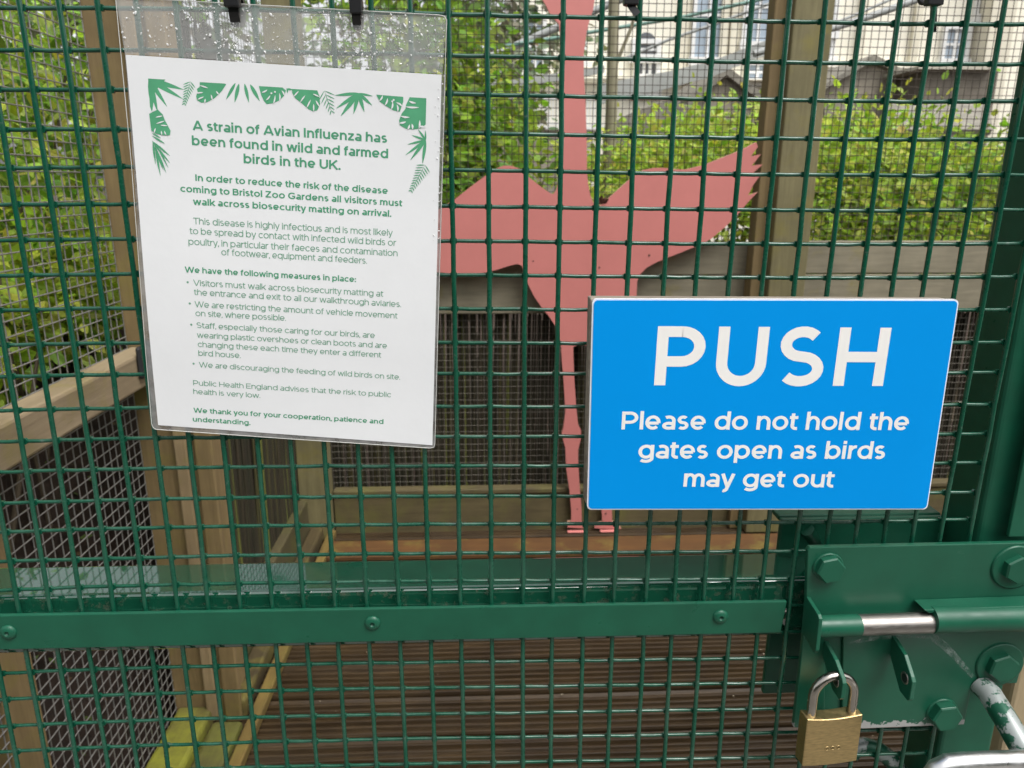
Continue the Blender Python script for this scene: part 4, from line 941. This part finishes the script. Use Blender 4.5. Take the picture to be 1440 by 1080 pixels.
for x in (965, 1022, 1036, 1218, 1296): pxbox(q, x - 5, -300, x + 5, 240, BY - .09, .085)
pxbox(q, 1398, -300, 1432, 240, BY - .4, .39); q.build('pilaster', M_CREAMD, house)
q = MB(); pxbox(q, 730, 108, 1130, 113, BY - .35, .34); pxbox(q, 1140, 92, 1330, 96, BY - .2, .19); q.build('string_course', M_CREAM, house)
q = MB()
for k in range(24): x = 742 + k * 4.4; pxbox(q, x, 140, x + 1.7, 172, BY - .9, .04)
pxbox(q, 738, 136, 850, 140, BY - .92, .09); pxbox(q, 738, 172, 850, 176, BY - .92, .09); pxbox(q, 738, 177, 850, 182, BY - .94, .93); q.build('balcony_railing', M_WFRAME, house)
# stone outbuilding with gable
OY = 8.2
ob_ = empty('stone_outbuilding', (at(1222, 250, Y=OY)[0], OY, -.1), 'grey stone outbuilding with a pointed gable rising over the bushes', 'outbuilding')
g = ats([(1160,126),(1222,88),(1290,120),(1292,300),(1158,300)], Y=OY); q = MB(); q.prism([g[0], g[1], g[2], g[3], g[4]], (0, 2.5, 0)); q.build('wall', M_STONE, ob_)
q = MB(); e = np.array((0, 0, .06))
q.prism([g[0] + e*.1 + (-.12, -.1, -.06), g[1] + e*.1 + (0, -.1, 0), g[1] + e + (0, -.1, .01), g[0] + e + (-.12, -.1, -.06)], (0, 2.7, 0)); q.prism([g[1] + e*.1 + (0, -.1, 0), g[2] + e*.1 + (.12, -.1, -.06), g[2] + e + (.12, -.1, -.06), g[1] + e + (0, -.1, .01)], (0, 2.7, 0)); q.build('roof', M_SLATE, ob_)
# dark shed
sh = empty('wooden_shed', (at(1345, 250, Y=7.6)[0], 7.6, -.1), 'dark weathered board shed with a pale capping between the gable and the stile', 'shed')
q = MB(); pxbox(q, 1297, 98, 1396, 300, 7.6, 1.5); q.build('wall', M_DWOOD, sh)
q = MB(); pxbox(q, 1292, 92, 1400, 98, 7.5, 1.7); q.build('capping', plain('pale_capping', (.45, .42, .34), .7, .1, 4), sh)
q = MB(); a, b = at(1245, 143, Y=7.0), at(1392, 143, Y=7.0); c, d = at(1240, 182, Y=6.5), at(1396, 182, Y=6.5); q.prism([a, b, d, c], (0, .03, -.05)); q.build('lean_to_roof', M_SLATE, sh)
# slate hut
hut = empty('slate_hut', (at(1015, 250, Y=8.6)[0], 8.6, -.1), 'small dark slate roofed hut behind the bush beside the wide post', 'hut')
g = ats([(975,146),(1018,108),(1060,140),(1062,300),(973,300)], Y=8.6); q = MB(); q.prism(g, (0, 1.6, 0)); q.build('wall', M_STONE, hut)
q = MB(); q.prism([g[0] + (-.1,-.1,-.06), g[1] + (0,-.1,.01), g[1] + (0,-.1,.10), g[0] + (-.1,-.1,.04)], (0, 1.8, 0)); q.prism([g[1] + (0,-.1,.01), g[2] + (.1,-.1,-.06), g[2] + (.1,-.1,.04), g[1] + (0,-.1,.10)], (0, 1.8, 0)); q.build('roof', M_SLATE, hut)
q = MB(); pts = ats([(858,176),(885,160),(940,140),(985,152),(985,300),(858,300)], Y=8.0); q.prism(pts, (0, .5, 0)); tag(q.build('garden_wall', M_SLATE, loc=(pts[5][0], 8.0, -.1)), 'dark grey sloping garden wall beyond the slender trunk', 'wall')
q = MB(); pxbox(q, 700, 192, 800, 330, 7.2, .6); tag(q.build('garden_wall', M_STONE, loc=at(750, 300, Y=7.2)), 'grey stone wall beyond the flamingo wing', 'wall')
# net poles of the neighbouring aviary
G_N = 'sloping poles of the next aviary'
def pole(pts, Ya, Yb, r, mat, label):
    n_ = len(pts); P = [at(x, y, Y=Ya + (Yb - Ya) * i / (n_ - 1)) for i, (x, y) in enumerate(pts)]; b = MB(); b.tube(P, r, 10); tag(b.build('net_pole', mat, loc=P[0]), label, 'pole', G_N)
pole([(560,112),(690,80),(785,38),(960,-40)], 7.0, 7.0, .035, M_POLE, 'thin grey sloping pole crossing behind the flamingo head')
pole([(690,68),(790,52),(960,24),(1100,-8)], 6.6, 6.6, .016, M_POLEG, 'thin green sloping pole beside the slender trunk')
pole([(880,82),(940,56),(1005,34),(1090,2),(1160,-30)], 6.8, 6.8, .014, M_POLE, 'dark sloping cable above the broad shade cloth')
pole([(1060,76),(1145,48),(1215,26),(1300,-4),(1400,-40)], 6.4, 6.4, .030, M_POLE, 'grey sloping pole right of the wide post')
pole([(1100,58),(1150,42),(1200,22),(1265,-6)], 6.5, 6.5, .012, M_POLE, 'thin dark cable over the grey pole by the wide post')
q = MB(); pts = ats([(640,122),(720,112),(800,100),(850,92),(850,102),(800,112),(720,122),(640,130)], Y=6.9); q.prism(pts, (0, .04, 0)); tag(q.build('shade_cloth', M_SAIL, loc=pts[0]), 'grey shade cloth band behind the flamingo neck', 'shade cloth', 'shade cloths of the next aviary')
q = MB(); pts = ats([(845,118),(940,100),(1000,86),(1090,52),(1090,72),(1000,108),(940,124),(880,140),(845,146)], Y=7.1); q.prism(pts, (0, .04, 0)); tag(q.build('shade_cloth', M_SAIL, loc=pts[0]), 'broad dark grey shade cloth between slender trunk and wide post', 'shade cloth', 'shade cloths of the next aviary')
